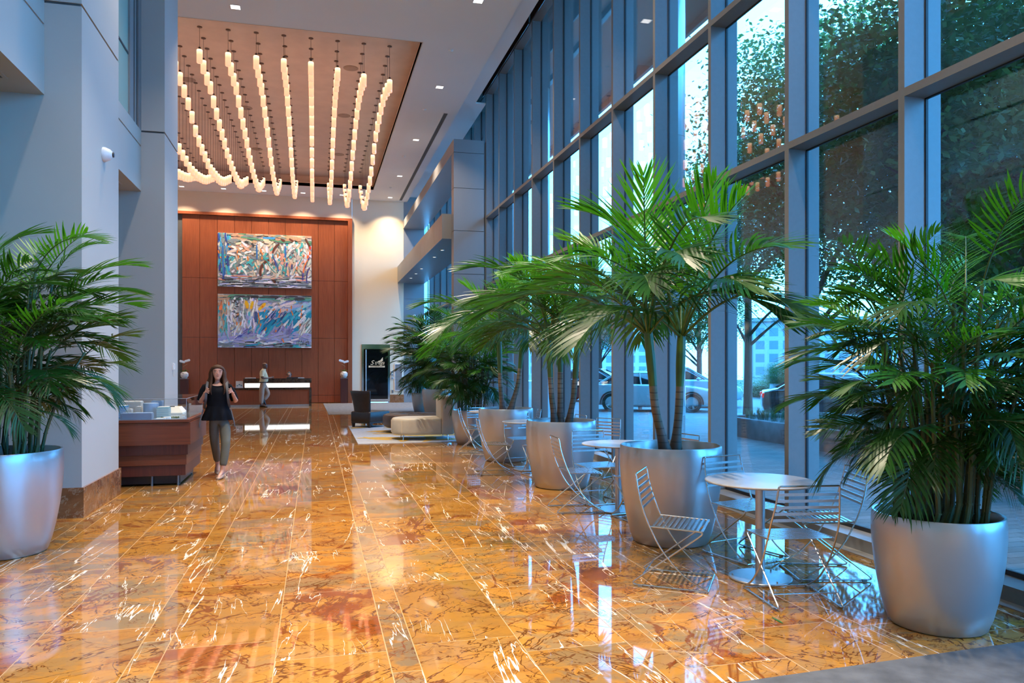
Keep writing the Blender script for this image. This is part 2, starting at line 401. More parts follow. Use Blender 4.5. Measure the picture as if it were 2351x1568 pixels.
# left arcade: clad columns, lintels with windows above
def column(n, y0, y1, x0=-3.24):
    mb = MB().box(x0, -2.44, y0, y1, 0.0, 5.515, 0).box(x0, -2.44, y0, y1, 5.545, ZC+0.02, 0).box(x0+0.03, -2.46, y0+0.02, y1-0.02, 5.5, 5.56, 1)
    struct('column_%d' % n, mb, [M['paint'], M['joint']])
    struct('baseboard_%d' % n, MB().box(x0-0.02, -2.415, y0-0.025, y1+0.025, 0, 0.325), M['base_marble'])
column(1, 9.17, 10.77); column(2, 13.88, 15.14); column(3, 4.45, 6.05); column(4, -0.27, 1.33)
struct('wall_return', MB().box(-6.6, -3.24, 15.0, 15.14, 0, ZC), M['cream'])
glass_green = mat('frosted_green_glass', (0.34, 0.50, 0.43), 0.12, var=0.06, scale=0.5, spec=0.6)
def lintel(n, y0, y1):
    mb = MB().box(-3.7, -2.80, y0, y1, 4.53, 5.255, 0).box(-3.7, -2.80, y0, y1, 5.285, 5.535, 0).box(-3.7, -2.815, y0, y1, 5.2, 5.3, 0)
    struct('wall_lintel_%d' % n, mb, [M['paint']])
    w_ = thing('window_%d' % (20+n), 'tall window of pale green glass above the arcade lintel', 'window', (0, 0, 0)); w_['kind'] = 'structure'
    fr = MB().box(-2.90, -2.80, y1-0.20, y1, 5.535, ZC).box(-2.90, -2.81, y1-0.42, y1-0.32, 5.535, ZC).box(-2.90, -2.80, y1-0.80, y1-0.56, 5.535, ZC).box(-2.90, -2.80, y0, y0+0.06, 5.535, ZC)
    fr.build('frame', M['alu'], w_)
    MB().box(-2.89, -2.822, y0+0.06, y1-0.8, 6.49, 6.53).box(-2.89, -2.822, y1-0.56, y1-0.42, 5.53, ZC).box(-2.89, -2.822, y1-0.32, y1-0.20, 5.53, ZC).build('gasket', M['gasket'], w_)
    MB().box(-2.87, -2.83, y0+0.06, y1-0.80, 5.535, ZC).build('pane', glass_green, w_)
    v = thing('soffit_vent', 'dark slot vent in the soffit between ' + ('the two nearer columns' if n == 1 else 'the middle and far columns'), 'vent', (-3.12, (y0+y1)/2, 4.53))
    L = (y1-y0)/2-0.45
    MB().box(-0.13, 0.13, -L, L, -0.012, 0.0).build('frame', M['paint'], v)
    mb = MB()
    for k in range(5): mb.box(-0.10+0.042*k, -0.075+0.042*k, -L+0.03, L-0.03, -0.014, -0.011)
    mb.build('slat', M['joint'], v)
lintel(1, 6.05, 9.17); lintel(2, 10.77, 13.88)

# main ceiling with the recessed coffer
x0, x1, y0, y1 = -6.42, 2.31, 17.05, 31.9
mb = MB().box(-6.6, 3.94, -8, y0, ZC, ZC+0.12).box(-6.6, 3.94, y1, 34, ZC, ZC+0.12).box(-6.6, x0, y0, y1, ZC, ZC+0.12).box(x1, 3.94, y0, y1, ZC, ZC+0.12)
struct('ceiling', mb, M['ceil'])
mb = MB().box(x0-0.3, x1+0.3, y0-0.3, y1+0.3, 9.30, 9.34, 0)
for a in ((x0-0.3, x1+0.3, y0-0.33, y0-0.3), (x0-0.3, x1+0.3, y1+0.3, y1+0.33), (x0-0.33, x0-0.3, y0-0.3, y1+0.3), (x1+0.3, x1+0.33, y0-0.3, y1+0.3)): mb.box(*a, ZC+0.1, 9.34, 0)
struct('ceiling_coffer', mb, M['coffer'])
mb = MB()
for a in ((x0-0.02, x1+0.02, y0-0.02, y0), (x0-0.02, x1+0.02, y1, y1+0.02), (x0-0.02, x0, y0, y1), (x1, x1+0.02, y0, y1)): mb.box(*a, ZC-0.004, ZC+0.17)
struct('trim_2', mb, M['lip'])
# perimeter soffit, shade pocket
struct('ceiling_perimeter', MB().box(3.985, 4.40, -8, 21.3, 9.05, 9.09).box(3.985, 4.70, 21.3, 34, 9.05, 9.09).box(3.90, 3.985, -8, 34, 9.3, 9.6), M['ceil'])
struct('trim_3', MB().box(3.935, 3.985, -8, 34, 8.95, 9.3).box(4.40, 4.66, -8, 21.3, 9.55, 9.6).box(4.395, 4.405, -8, 21.3, 9.09, 9.6), M['shade_fabric'])
# curtain wall, one bay per window
for i, ym in enumerate(MULL[:-1]):
    wn = thing('window_%d' % (i+1), 'bay of the tall glass curtain wall', 'window', (0, ym, 0)); wn['kind'] = 'structure'
    MB().box(XM, 4.90, 0, 0.07, 0.11, 9.6).build('mullion', M['alu'], wn)
    MB().box(4.90, 4.925, -0.012, 0.082, 0.11, 9.6).build('gasket', M['gasket'], wn)
    MB().box(4.925, 5.06, 0.0, 0.07, 0.0, 9.6).build('outer_cap', M['alu'], wn)
    for z in (3.86, 5.80, 9.33): MB().box(XM, 4.90, 0.07, 1.594, z, z+0.07).build('transom', M['alu'], wn)
    MB().box(4.90, 4.925, 0.07, 1.594, 3.85, 3.94).box(4.90, 4.925, 0.07, 1.594, 5.79, 5.88).box(4.90, 4.925, 0.07, 1.594, 0.11, 0.15).build('gasket', M['gasket'], wn)
    MB().box(XG-0.006, XG+0.006, 0.06, 1.598, 0.12, 9.5).build('pane', M['glass'], wn)
struct('trim_4', MB().box(4.66, 4.93, -8, 34, 0.0, 0.112), M['alu'])
struct('trim_5', MB().box(4.55, 4.66, -8, 34, -0.01, 0.006), M['alu_panel'])
# roller shades in the pocket
for k, (a, c_) in enumerate(((-6, 6.9), (6.95, 16.3), (16.4, 21.28))):
    t = thing('roller_shade', ('black roller shade above the windows nearest the camera', 'long black roller shade rolled up above the middle windows', 'black roller shade rolled up above the farthest windows')[k], 'shade', (4.60, a, 0), group='roller shades in the ceiling pocket')
    MB().box(-0.004, 0.004, 0.02, c_-a-0.02, 9.24-0.03*(k == 1), 9.55).build('fabric', M['shade_fabric'], t)
    MB().tube([(0, 0.02, 9.235-0.03*(k == 1)), (0, c_-a-0.02, 9.235-0.03*(k == 1))], 0.015, 8).build('hem_bar', M['black_plastic'], t)
# entrance portal: clad pier, header, canopy with downlights
mb = MB()
zz = [0.0, 1.55, 2.98, 4.20, 5.42, 6.62, 7.62, 8.0]
for a, c_ in zip(zz, zz[1:]): mb.box(3.77, 4.64, 21.26, 21.62, a+0.007, c_-0.007, 0)
mb.box(3.79, 4.62, 21.28, 21.6, 0, 7.98, 1).box(4.64, 4.70, 21.30, 21.5, 0, 7.95, 1)
struct('column_portal', mb, [M['alu_panel'], M['alu']])
struct('beam_portal', MB().box(3.77, 4.70, 21.62, 34.0, 7.65, 8.0), M['alu_panel'])
mb = MB().box(3.53, 4.70, 21.72, 34.0, 5.25, 5.96, 1)
y = 21.7
while y < 33.9:
    mb.box(3.51, 3.53, y+0.004, min(y+1.53, 34.0)-0.004, 5.25, 5.96, 0); y += 1.53
mb.box(3.51, 4.68, 21.70, 21.72, 5.25, 5.96, 0)
struct('beam_canopy', mb, [M['alu_panel'], M['alu']])

# ---------------------------------------------------------------- outdoors
def paving_mat():
    m = D.materials.new('stone_paving'); b = N(m)
    co = b.n('TexCoord').outputs['Object']
    br = b.n('TexBrick'); b.set(br, 'Vector', co); b.set(br, 'Scale', 1.6); b.set(br, 'Mortar Size', 0.012)
    b.set(br, 'Color1', (0.20, 0.20, 0.195)); b.set(br, 'Color2', (0.29, 0.29, 0.28)); b.set(br, 'Mortar', (0.12, 0.12, 0.12))
    nz = b.noise(co, 3.0, 4)
    c = b.mix(0.35, br.outputs[0], b.ramp(nz, [(0.3, 0.18), (0.7, 0.55)]), 'MULTIPLY')
    p = b.n('BsdfPrincipled'); b.set(p, 'Base Color', c); b.set(p, 'Roughness', 0.7); b.end(p); return m
M['paving'] = paving_mat()
M['clad'] = mat('pale_column_cladding', (0.62, 0.62, 0.62), 0.28, metal=0.3, var=0.02)
M['asphalt'] = mat('asphalt', (0.12, 0.12, 0.12), 0.8, var=0.2, scale=20)
struct('pavement', MB().box(4.93, 90, -40, 17.5, -0.25, -0.01, 0).box(4.93, 14.0, 17.5, 60, -0.25, -0.01, 0), M['paving'])
struct('road', MB().box(14.0, 90, 17.5, 75, -0.25, -0.03), M['asphalt'])
struct('wall_sky_block', MB().box(5.06, 9.2, 35.5, 36.0, -0.01, 9.62).box(9.0, 9.4, 36.0, 70, -0.01, 9.62), M['alu'])  # added outside walls, placed to block bright sky behind the far bays
struct('overhang', MB().box(5.2, 8.55, -12, 60, 9.62, 9.9, 0).box(8.5, 8.6, -12, 60, 9.45, 9.95, 0), M['alu'])
for k, yc in enumerate((4.5, 12.92, 21.3, 29.7)):
    mb = MB()
    z = 0
    while z < 9.6:
        mb.lathe([(0.26, z+0.005), (0.26, min(z+2.9, 9.62)-0.005)], (0, 0, 0), 32); z += 2.9
    mb.lathe([(0.252, 0), (0.252, 9.6)], (0, 0, 0), 32)
    o = struct('column_outside_%d' % (k+1), mb, M['clad'], smooth=True); o.location = (6.33, yc, 0)

# ================================================================ CEILING LAMPS
def area(name, parent, size, watts, col=LIGHT_COL, loc=(0, 0, -0.03), spread=104):
    l = D.lights.new(name, 'AREA'); l.shape = 'SQUARE'; l.size = size; l.energy = watts; l.color = col; l.spread = math.radians(spread)
    o = D.objects.new(name, l); C.objects.link(o); o.parent = parent; o.location = loc; return o
def downlight(x, y, label, watts=DOWN_W, spread=104):
    t = thing('ceiling_downlight', label, 'downlight', (x, y, ZC), group='square downlights in the white ceiling')
    MB().box(-0.105, 0.105, -0.105, -0.09, -0.008, 0).box(-0.105, 0.105, 0.09, 0.105, -0.008, 0).box(-0.105, -0.09, -0.09, 0.09, -0.008, 0).box(0.09, 0.105, -0.09, 0.09, -0.008, 0).build('frame', M['white_plastic'], t)
    MB().box(-0.09, 0.09, -0.09, 0.09, -0.004, 0.0).build('diffuser', M['down'], t)
    area('lamp', t, 0.16, watts, spread=spread)
for k, y in enumerate((-4.6, 0.25, 5.1, 9.96, 14.82, 19.68, 24.48, 29.33, 33.2)):
    downlight(3.12, y, 'square white downlight, %s from the far wall in the row along the glass' % ORD[9-k], 58 if k < 8 else 62)
for k, x in enumerate((1.10, -0.49, -2.05, -3.62, -5.21)):
    downlight(x, 33.22, 'square white downlight over the wood wall, %s from the glass side' % ORD[k+2], 40)
for k, y in enumerate((0.3, 5.6, 10.95, 16.29)):
    downlight(-1.55, y, 'square white downlight in the ceiling before the recess, %s from the recess' % ORD[4-k], 60)
    downlight(0.80, y-2.6, 'square white downlight in the middle ceiling row, %s from the recess' % ORD[4-k], DOWN_W*1.5, 84)
# pendants
KT = {0: [8.19,8.32,8.43,8.46,8.44,8.38,8.33,8.23,8.04,7.86,7.65,7.5,7.4,7.31,7.22,7.19,7.29,7.47,7.78,8.11,8.46],
      1: [8.27,8.40,8.49,8.52,8.52,8.45,8.37,8.24,8.10,7.97,7.78,7.61,7.48,7.33,7.30,7.25,7.36,7.55,7.84,8.14,8.47],
      3: [8.44,8.50,8.56,8.56,8.53,8.46,8.38,8.27,8.14,7.96,7.79,7.62,7.52,7.46,7.40,7.40,7.50,7.68,7.95,8.2,8.5],
      7: [8.48,8.47,8.42,8.42,8.27,8.16,8.05,7.97,7.89,7.78,7.75,7.71,7.69,7.67,7.70,7.74,7.84,8.00,8.20,8.36,8.55],
      8: [8.42,8.40,8.36,8.28,8.17,8.02,7.84,7.74,7.67,7.63,7.58,7.56,7.61,7.66,7.72,7.80,7.91,8.05,8.22,8.40,8.57],
      9: [8.38,8.33,8.26,8.17,8.05,7.92,7.79,7.70,7.65,7.63,7.62,7.59,7.62,7.68,7.74,7.84,7.94,8.07,8.24,8.42,8.58],
      11: [8.30,8.22,8.12,8.00,7.88,7.78,7.70,7.66,7.64,7.64,7.66,7.68,7.72,7.78,7.85,7.94,8.04,8.16,8.30,8.46,8.60]}
def drop(k, j):
    ks = sorted(KT); lo = max(a for a in ks if a <= k); hi = min(a for a in ks if a >= k)
    return KT[lo][j] if lo == hi else KT[lo][j] + (KT[hi][j]-KT[lo][j])*(k-lo)/(hi-lo)
def pend_mat():
    m = D.materials.new('lit_amber_glass'); b = N(m)
    g = b.n('SeparateXYZ'); b.set(g, 0, b.n('TexCoord').outputs['Object'])
    h = b.math('DIVIDE', g.outputs[2], 0.31)
    col = b.ramp(h, [(0.0, (1.0, 0.33, 0.19)), (0.6, (1.0, 0.37, 0.20)), (0.93, (1.0, 0.62, 0.36))])
    st = b.ramp(h, [(0.0, 0.72), (0.55, 0.82), (0.9, 1.1), (1.0, 0.9)])
    e = b.n('BsdfPrincipled'); b.set(e, 'Base Color', (0.30, 0.18, 0.12)); b.set(e, 'Roughness', 0.15)
    b.set(e, 'Emission Color', col); b.set(e, 'Emission Strength', b.math('MULTIPLY', st, 1.9)); b.end(e); return m
PM = pend_mat()
pm_dark = mat('pendant_metal', (0.13, 0.10, 0.09), 0.35, metal=0.8)
shade_me = MB().lathe([(0, 0.0), (0.052, 0.0), (0.060, 0.006), (0.064, 0.02), (0.064, 0.285), (0.058, 0.302), (0.03, 0.31), (0.0, 0.31)], seg=18).mesh('lamp_shade', PM, smooth=True)
socket_me = MB().lathe([(0.0, 0.305), (0.026, 0.305), (0.026, 0.36), (0.012, 0.368), (0.0, 0.37)], seg=12).mesh('socket', pm_dark, smooth=True)
canopy_me = MB().lathe([(0, -0.022), (0.02, -0.022), (0.055, -0.012), (0.055, 0.0), (0, 0.0)], seg=16).mesh('canopy', pm_dark, smooth=True)
cord_me = MB().tube([(0, 0, 0), (0, 0, -1)], 0.004, 5, caps=False).mesh('cord', pm_dark)
for k in range(12):
    for j in range(21):
        zb = drop(k, j)
        t = thing('pendant_lamp', 'glowing amber glass pendant, %s from the near end in the %s row from the glass' % (ORD[j+1], ORD[k+1]), 'pendant lamp',
                  (1.735-0.61*k, 18.58+0.62*j, zb), group='pendant lamps in the ceiling recess')
        L = 9.30-zb
        link('lamp_shade', shade_me, t); link('socket', socket_me, t); link('canopy', canopy_me, t, (0, 0, L))
        c = link('cord', cord_me, t, (0, 0, L)); c.scale = (1, 1, L-0.36)
# ceiling speakers, detectors, slot diffuser, canopy spots
spk = mat('speaker_grille', (0.40, 0.29, 0.21), 0.6)
for k, (x, y) in enumerate(((0.89, 20.2), (0.86, 24.1), (0.84, 28.6), (-2.0, 24.1), (-2.0, 28.6), (-3.3, 22.1))):
    o = MB().lathe([(0, -0.012), (0.16, -0.012), (0.19, -0.006), (0.19, 0.0), (0, 0.0)], seg=28).build('ceiling_speaker', spk, loc=(x, y, 9.30), smooth=True)
    tag(o, ['round tan ceiling speaker in the recess, nearest of the three between window-side pendant rows', 'round tan ceiling speaker midway in the recess between window-side pendant rows', 'round tan ceiling speaker at the far end between window-side pendant rows', 'round tan ceiling speaker midway in the recess over the left pendant rows', 'round tan ceiling speaker at the far end over the left pendant rows', 'round tan ceiling speaker among the leftmost pendant cords'][k], 'speaker', 'speakers in the ceiling recess')
for k, (x, y) in enumerate(((3.0, 17.3), (2.98, 21.5), (2.95, 26.5), (2.95, 31.3))):
    o = MB().lathe([(0, -0.035), (0.025, -0.035), (0.05, -0.012), (0.055, 0), (0, 0)], seg=16).build('smoke_detector', M['white_plastic'], loc=(x, y, ZC), smooth=True)
    tag(o, 'small round white ceiling detector, %s from the far wall' % ORD[4-k], 'detector', 'detectors in the white ceiling')
t = thing('slot_diffuser', 'long dark linear slot diffuser running along the white ceiling', 'vent', (3.62, 27.7, ZC))
MB().box(-0.075, -0.055, -6, 6, -0.008, 0).box(0.055, 0.075, -6, 6, -0.008, 0).build('frame', M['white_plastic'], t)
MB().box(-0.055, 0.055, -6, 6, -0.003, 0).build('slot', M['joint'], t)
for k, y in enumerate((23.9, 25.53, 28.74, 30.35, 31.98)):
    t = thing('canopy_spotlight', 'small round downlight under the entrance canopy, %s from its near end' % ORD[k+1], 'downlight', (3.87, y, 5.25), group='spotlights under the entrance canopy')
    MB().lathe([(0.05, -0.006), (0.075, -0.006), (0.08, 0.0), (0.05, 0.0)], seg=20, cap=False).build('trim_ring', M['chrome'], t)
    MB().lathe([(0, -0.003), (0.05, -0.003)], seg=16, cap=False).build('bulb', M['down'], t)
    area('lamp', t, 0.08, 14)

# ================================================================ PLANTERS AND PALMS
def planter(label, x, y, R, h, group='round silver planters'):
    t = thing('planter', label, 'planter', (x, y, 0), group=group)
    k = h/0.9
    prof = [(0, 0), (0.70*R, 0), (0.735*R, 0.012), (0.80*R, 0.10*k), (0.87*R, 0.24*k), (0.935*R, 0.42*k), (0.975*R, 0.58*k), (0.995*R, 0.72*k), (0.995*R, 0.82*k), (0.985*R, 0.89*k), (0.975*R, 0.90*k), (0.945*R, 0.90*k), (0.925*R, 0.885*k), (0.92*R, 0.80*k), (0.91*R, 0.76*k), (0, 0.76*k)]
    MB().lathe(prof, seg=64).build('bowl', M['pot'], t, smooth=True, ang=50)
    mb = MB(); rnd = random.Random(int(x*100))
    n = 26; rings = 7
    prev = [mb.b.verts.new((0, 0, 0.80*k))]
    for r_ in range(1, rings+1):
        rr = 0.918*R*r_/rings
        ring = [mb.b.verts.new((rr*math.cos(2*PI*q/n), rr*math.sin(2*PI*q/n), 0.80*k + (rnd.uniform(-0.018, 0.018) if r_ < rings else 0))) for q in range(n)]
        for q in range(n):
            if len(prev) == 1: mb._f([prev[0], ring[q], ring[(q+1) % n]])
            else: mb._f([prev[q], ring[q], ring[(q+1) % n], prev[(q+1) % n]])
        prev = ring
    mb.build('soil', M['soil'], t, smooth=True)
    return 0.80*k

def frond(name, m, L, n, ll, lw, arch, vee, droop, petiole, seed, tipangle=28, baseangle=62, stemcol=None, width_r=0.006):
    """pinnate palm leaf along +X, bending towards -Z"""
    rnd = random.Random(seed); mb = MB()
    K = 24; pts = [Vector((0, 0, 0))]; ang = 0.0; T = []
    for i in range(K):
        t = (i+0.5)/K
        ang = -arch*(t**1.35)
        d = Vector((math.cos(ang), 0, math.sin(ang))); T.append(d)
        pts.append(pts[-1] + d*(L/K))
    T.append(T[-1])
    def at(t):
        s = min(t*K, K-1e-4); i = int(s); f = s-i
        return pts[i].lerp(pts[i+1], f), T[i].lerp(T[i+1], f).normalized()
    mb.mi = 1
    mb.tube(pts, [width_r*(1.15-0.95*i/K) for i in range(K+1)], 5)
    mb.mi = 0
    for i in range(n):
        t0 = petiole + (1-petiole)*(i+0.3)/n
        s_ = (i+0.5)/n
        prof = math.sin(PI*(0.16+0.80*s_))**0.75
        for side in (-1, 1):
            t = min(0.995, t0 + rnd.uniform(-0.3, 0.3)*(1-petiole)/n)
            p, tg = at(t)
            nrm = Vector((-tg.z, 0, tg.x)); bi = Vector((0, side, 0))
            A = math.radians(baseangle + (tipangle-baseangle)*s_ + rnd.uniform(-6, 6))
            l = ll*prof*rnd.uniform(0.86, 1.10)
            v = vee + rnd.uniform(-0.14, 0.14)
            d = (tg*math.cos(A) + (bi*math.cos(v) + nrm*math.sin(v))*math.sin(A)).normalized()
            wd = d.cross(nrm).normalized()
            wd = (wd*math.cos(0.5*side) + d.cross(wd)*math.sin(0.5*side)).normalized()
            dr = droop*rnd.uniform(0.6, 1.45)
            S_ = 5; prev = None
            for k in range(S_+1):
                u = k/S_
                c = p + d*(l*u*(1-0.18*dr*u*u)) - Vector((0, 0, 1))*(l*dr*u*u)
                wv = lw*(0.55+1.9*u-2.35*u*u)*0.72 if k < S_ else lw*0.05
                wv = max(wv, lw*0.05)
                a = mb.b.verts.new(c - wd*wv); e = mb.b.verts.new(c + wd*wv)
                if prev: mb._f([prev[0], prev[1], e, a])
                prev = (a, e)
    me = mb.mesh(name, [m, stemcol or M['cane']], smooth='raw')
    for pl in me.polygons: pl.use_smooth = True
    return me
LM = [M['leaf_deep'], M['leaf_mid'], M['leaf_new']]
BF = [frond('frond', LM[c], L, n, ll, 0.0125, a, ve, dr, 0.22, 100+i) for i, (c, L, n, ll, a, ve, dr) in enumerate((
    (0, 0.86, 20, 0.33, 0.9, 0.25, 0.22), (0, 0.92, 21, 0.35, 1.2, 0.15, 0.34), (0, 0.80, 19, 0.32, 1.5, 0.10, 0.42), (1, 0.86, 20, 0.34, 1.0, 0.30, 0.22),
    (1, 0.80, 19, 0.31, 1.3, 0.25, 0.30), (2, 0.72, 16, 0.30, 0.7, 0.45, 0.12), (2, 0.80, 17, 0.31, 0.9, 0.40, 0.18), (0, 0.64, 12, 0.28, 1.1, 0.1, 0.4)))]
BBIG = [frond('frond', LM[c], L, n, ll, 0.0155, a, ve, dr, 0.20, 150+i) for i, (c, L, n, ll, a, ve, dr) in enumerate((
    (0, 1.05, 22, 0.40, 1.2, 0.2, 0.30), (1, 1.05, 21, 0.40, 1.0, 0.3, 0.24)))]
def cane_mesh(seed, lean):
    rnd = random.Random(seed); mb = MB()
    pts = [Vector((0, 0, 0))]
    for i in range(1, 9):
        t = i/8
        pts.append(Vector((lean*t**1.7, 0.04*math.sin(2.2*t+seed), t)))
    rs = [0.0125*(1.12-0.35*i/8) for i in range(9)]
    mb.tube(pts, rs, 7)
    for i in range(1, 8):
        p = pts[i]; mb.tube([p-Vector((0, 0, 0.004)), p+Vector((0, 0, 0.004))], rs[i]*1.3, 7)
    return mb.mesh('cane', M['cane'], smooth=True), pts
CANES = [cane_mesh(i, l) for i, l in enumerate((0.02, 0.10, 0.20, 0.30))]
def place(me, parent, loc, az, elev, roll=0.0, sc=1.0):
    o = link(me.name.split('.')[0], me, parent, loc)
    o.rotation_euler = (Matrix.Rotation(az, 3, 'Z') @ Matrix.Rotation(-elev, 3, 'Y') @ Matrix.Rotation(roll, 3, 'X')).to_euler()
    o.scale = (sc, sc, sc); return o
def bamboo_palm(label, x, y, z0, R, H, spread, seed, ncane=26, nfr=92, extra=70, leafscale=1.0):
    rnd = random.Random(seed)
    t = thing('bamboo_palm', label, 'palm', (x, y, z0), group='bushy cane palms in silver planters')
    tops = []; inner = bmesh.new()
    for i in range(ncane):
        a = i*2.399 + rnd.uniform(-0.3, 0.3); r = R*0.80*math.sqrt((i+0.5)/ncane)
        outw = a + rnd.uniform(-0.5, 0.5)
        me, pts = CANES[min(3, int(3.4*(r/(R*0.80))*rnd.uniform(0.5, 1.0)))]
        h = H*rnd.uniform(0.40, 0.74)
        o = link('cane', me, t, (r*math.cos(a), r*math.sin(a), -0.02)); o.rotation_euler = (0, 0, outw); o.scale = (1.15, 1.15, h)
        tops.append((Vector(o.location), Matrix.Rotation(outw, 3, 'Z'), pts, h))
    for i in range(nfr+extra):
        loc, m_, pts, h = tops[i % ncane]
        k = i // ncane
        u = (0.99, 0.88, 0.76, 0.65, 0.54, 0.44, 0.34)[min(k, 6)] + rnd.uniform(-0.05, 0.03)
        s = min(u*8, 7.99); j = int(s); p = pts[j].lerp(pts[j+1], s-j)
        p = loc + m_ @ Vector((p.x*1.15, p.y*1.15, p.z*h))
        az = math.atan2(p.y, p.x) + rnd.gauss(0, 1.0) if rnd.random() < 0.7 else rnd.uniform(0, 2*PI)
        lo, hi = ((46, 84), (32, 64), (20, 52), (8, 42), (0, 36), (-10, 28), (-15, 22))[min(k, 6)]
        el = math.radians(rnd.uniform(lo, hi))
        low = p.z/H
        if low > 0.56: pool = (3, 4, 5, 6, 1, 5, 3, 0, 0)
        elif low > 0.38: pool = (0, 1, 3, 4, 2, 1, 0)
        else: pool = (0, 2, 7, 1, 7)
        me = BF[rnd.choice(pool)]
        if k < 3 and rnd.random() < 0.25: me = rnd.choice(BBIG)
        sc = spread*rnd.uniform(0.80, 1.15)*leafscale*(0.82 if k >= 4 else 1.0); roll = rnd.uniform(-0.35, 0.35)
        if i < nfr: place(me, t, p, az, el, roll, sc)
        else:
            tmp = me.copy(); tmp.transform(Matrix.Translation(p) @ (Matrix.Rotation(az, 3, 'Z') @ Matrix.Rotation(-el, 3, 'Y') @ Matrix.Rotation(roll, 3, 'X')).to_4x4() @ Matrix.Scale(sc, 4))
            n0 = len(inner.faces); inner.from_mesh(tmp); inner.faces.ensure_lookup_table(); mi = LM.index(tmp.materials[0]); D.meshes.remove(tmp)
            for f in inner.faces[n0:]: f.material_index = mi if f.material_index == 0 else 3
    me = D.meshes.new('inner_foliage'); inner.to_mesh(me); inner.free()
    for q in LM + [M['cane']]: me.materials.append(q)
    link('inner_foliage', me, t)['kind'] = 'stuff'
    return t
# adonidia palms: ringed trunk, green crownshaft, big arching fronds
def ring_mat(name, col, ring):
    m = D.materials.new(name); b = N(m)
    co = b.n('TexCoord').outputs['Object']; sp = b.n('SeparateXYZ'); b.set(sp, 0, co)
    n_ = b.noise(co, 5, 3)
    wv = b.math('FRACT', b.math('MULTIPLY', b.math('ADD', sp.outputs[2], b.math('MULTIPLY', n_, 0.02)), 15.0))
    rg = b.ramp(wv, [(0.0, 0.0), (0.16, 1.0), (0.9, 1.0), (1.0, 0.3)])
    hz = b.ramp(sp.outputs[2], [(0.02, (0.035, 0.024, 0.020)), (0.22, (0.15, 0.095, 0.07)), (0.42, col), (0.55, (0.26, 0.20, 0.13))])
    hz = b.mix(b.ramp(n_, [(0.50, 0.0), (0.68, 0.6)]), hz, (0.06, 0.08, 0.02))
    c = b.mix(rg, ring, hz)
    p = b.n('BsdfPrincipled'); b.set(p, 'Base Color', c); b.set(p, 'Roughness', 0.6); b.end(p); return m
M['trunk'] = ring_mat('ringed_palm_trunk', (0.16, 0.12, 0.075), (0.03, 0.022, 0.016))
M['crownshaft'] = mat('green_crownshaft', (0.060, 0.130, 0.022), 0.35, var=0.3, scale=7, stretch=(3, 3, 0.6))
AF = [frond('frond', LM[c], L, n, ll, lw, a, ve, dr, 0.24, 300+i, 24, 66, M['crownshaft'], 0.014) for i, (c, L, n, ll, lw, a, ve, dr) in enumerate((
    (1, 1.60, 30, 0.56, 0.019, 1.20, 0.38, 0.34), (0, 1.70, 32, 0.60, 0.020, 1.4, 0.30, 0.42), (2, 1.55, 30, 0.54, 0.019, 1.0, 0.55, 0.22),
    (0, 1.65, 31, 0.58, 0.020, 1.6, 0.20, 0.48), (2, 1.45, 28, 0.52, 0.018, 0.8, 0.60, 0.15), (0, 1.55, 30, 0.56, 0.020, 1.8, 0.10, 0.52), (1, 1.60, 31, 0.56, 0.019, 1.3, 0.15, 0.40)))]
def adonidia(label, x, y, z0, trunks, seed, sc=1.0, nf=8):
    rnd = random.Random(seed)
    t = thing('adonidia_palm', label, 'palm', (x, y, z0), group='tall palms with ringed trunks in silver planters')
    for (bx, by, tx, ty, h, r) in trunks:
        base = Vector((bx, by, -0.03)); top = Vector((tx, ty, h))
        mid = base.lerp(top, 0.4) + Vector(((tx-bx)*0.22, (ty-by)*0.22, 0))
        P = spline([base, base.lerp(mid, 0.5), mid, mid.lerp(top, 0.5), top], 5); n = len(P)
        rs = [r*(1.0 + 0.75*max(0, 1-i/(n*0.30))**1.6 - 0.25*i/n) for i in range(n)]
        k = int(n*0.64)
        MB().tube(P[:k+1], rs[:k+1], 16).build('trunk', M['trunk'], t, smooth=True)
        rs2 = [rs[k]*(1.0 + 0.22*math.sin(PI*min(1, (i-k)/(n-k)*1.1))) for i in range(k, n)]
        MB().tube(P[k:], rs2, 16).build('crownshaft', M['crownshaft'], t, smooth=True)
        a0 = rnd.uniform(0, 6.28)
        for i in range(nf):
            az = a0 + i*2.399 + rnd.uniform(-0.25, 0.25)
            # lean the rosette away from the window so that no frond crosses the glass
            if math.cos(az) > 0.72: az = (PI/2 + rnd.uniform(-0.3, 0.35)) * (1 if math.sin(az) > 0 else -1)
            el = math.radians(80 - 50*(i/(nf-1))**0.9 + rnd.uniform(-6, 6))
            me = AF[4] if i == 0 else AF[rnd.choice((2, 0, 4))] if i < 3 else AF[rnd.choice((0, 1, 6, 3))] if i < nf-2 else AF[rnd.choice((3, 6, 1))]
            place(me, t, top + Vector((0.02*math.cos(az), 0.02*math.sin(az), -0.03*i/nf)), az, el, rnd.uniform(-0.3, 0.3), sc*rnd.uniform(0.82, 1.02))
    return t
z = planter('smaller silver planter in the right foreground by the window', 3.84, 4.06, 0.385, 0.71)
bamboo_palm('big bushy cane palm in the right foreground planter', 3.86, 4.06, z, 0.35, 2.12, 0.84, 11, 34, 100, 100)
z = planter('silver planter at the foot of the pale left column', -2.66, 7.62, 0.475, 0.90)
bamboo_palm('bushy cane palm in front of the pale left column', -2.66, 7.62, z, 0.42, 2.30, 0.95, 23, 34, 100)
z = planter('silver planter holding the tall two-trunk palm, behind the nearest table', 3.23, 6.60, 0.475, 0.90)
adonidia('tallest two-trunk palm in the planter behind the nearest table', 3.23, 6.60, z, [(-0.045, -0.02, -0.25, -0.05, 1.16, 0.043), (0.045, 0.0, 0.13, 0.03, 1.14, 0.043)], 5, 1.06, 13)
z = planter('silver planter with three palm trunks, second along the window', 3.23, 9.90, 0.475, 0.90)
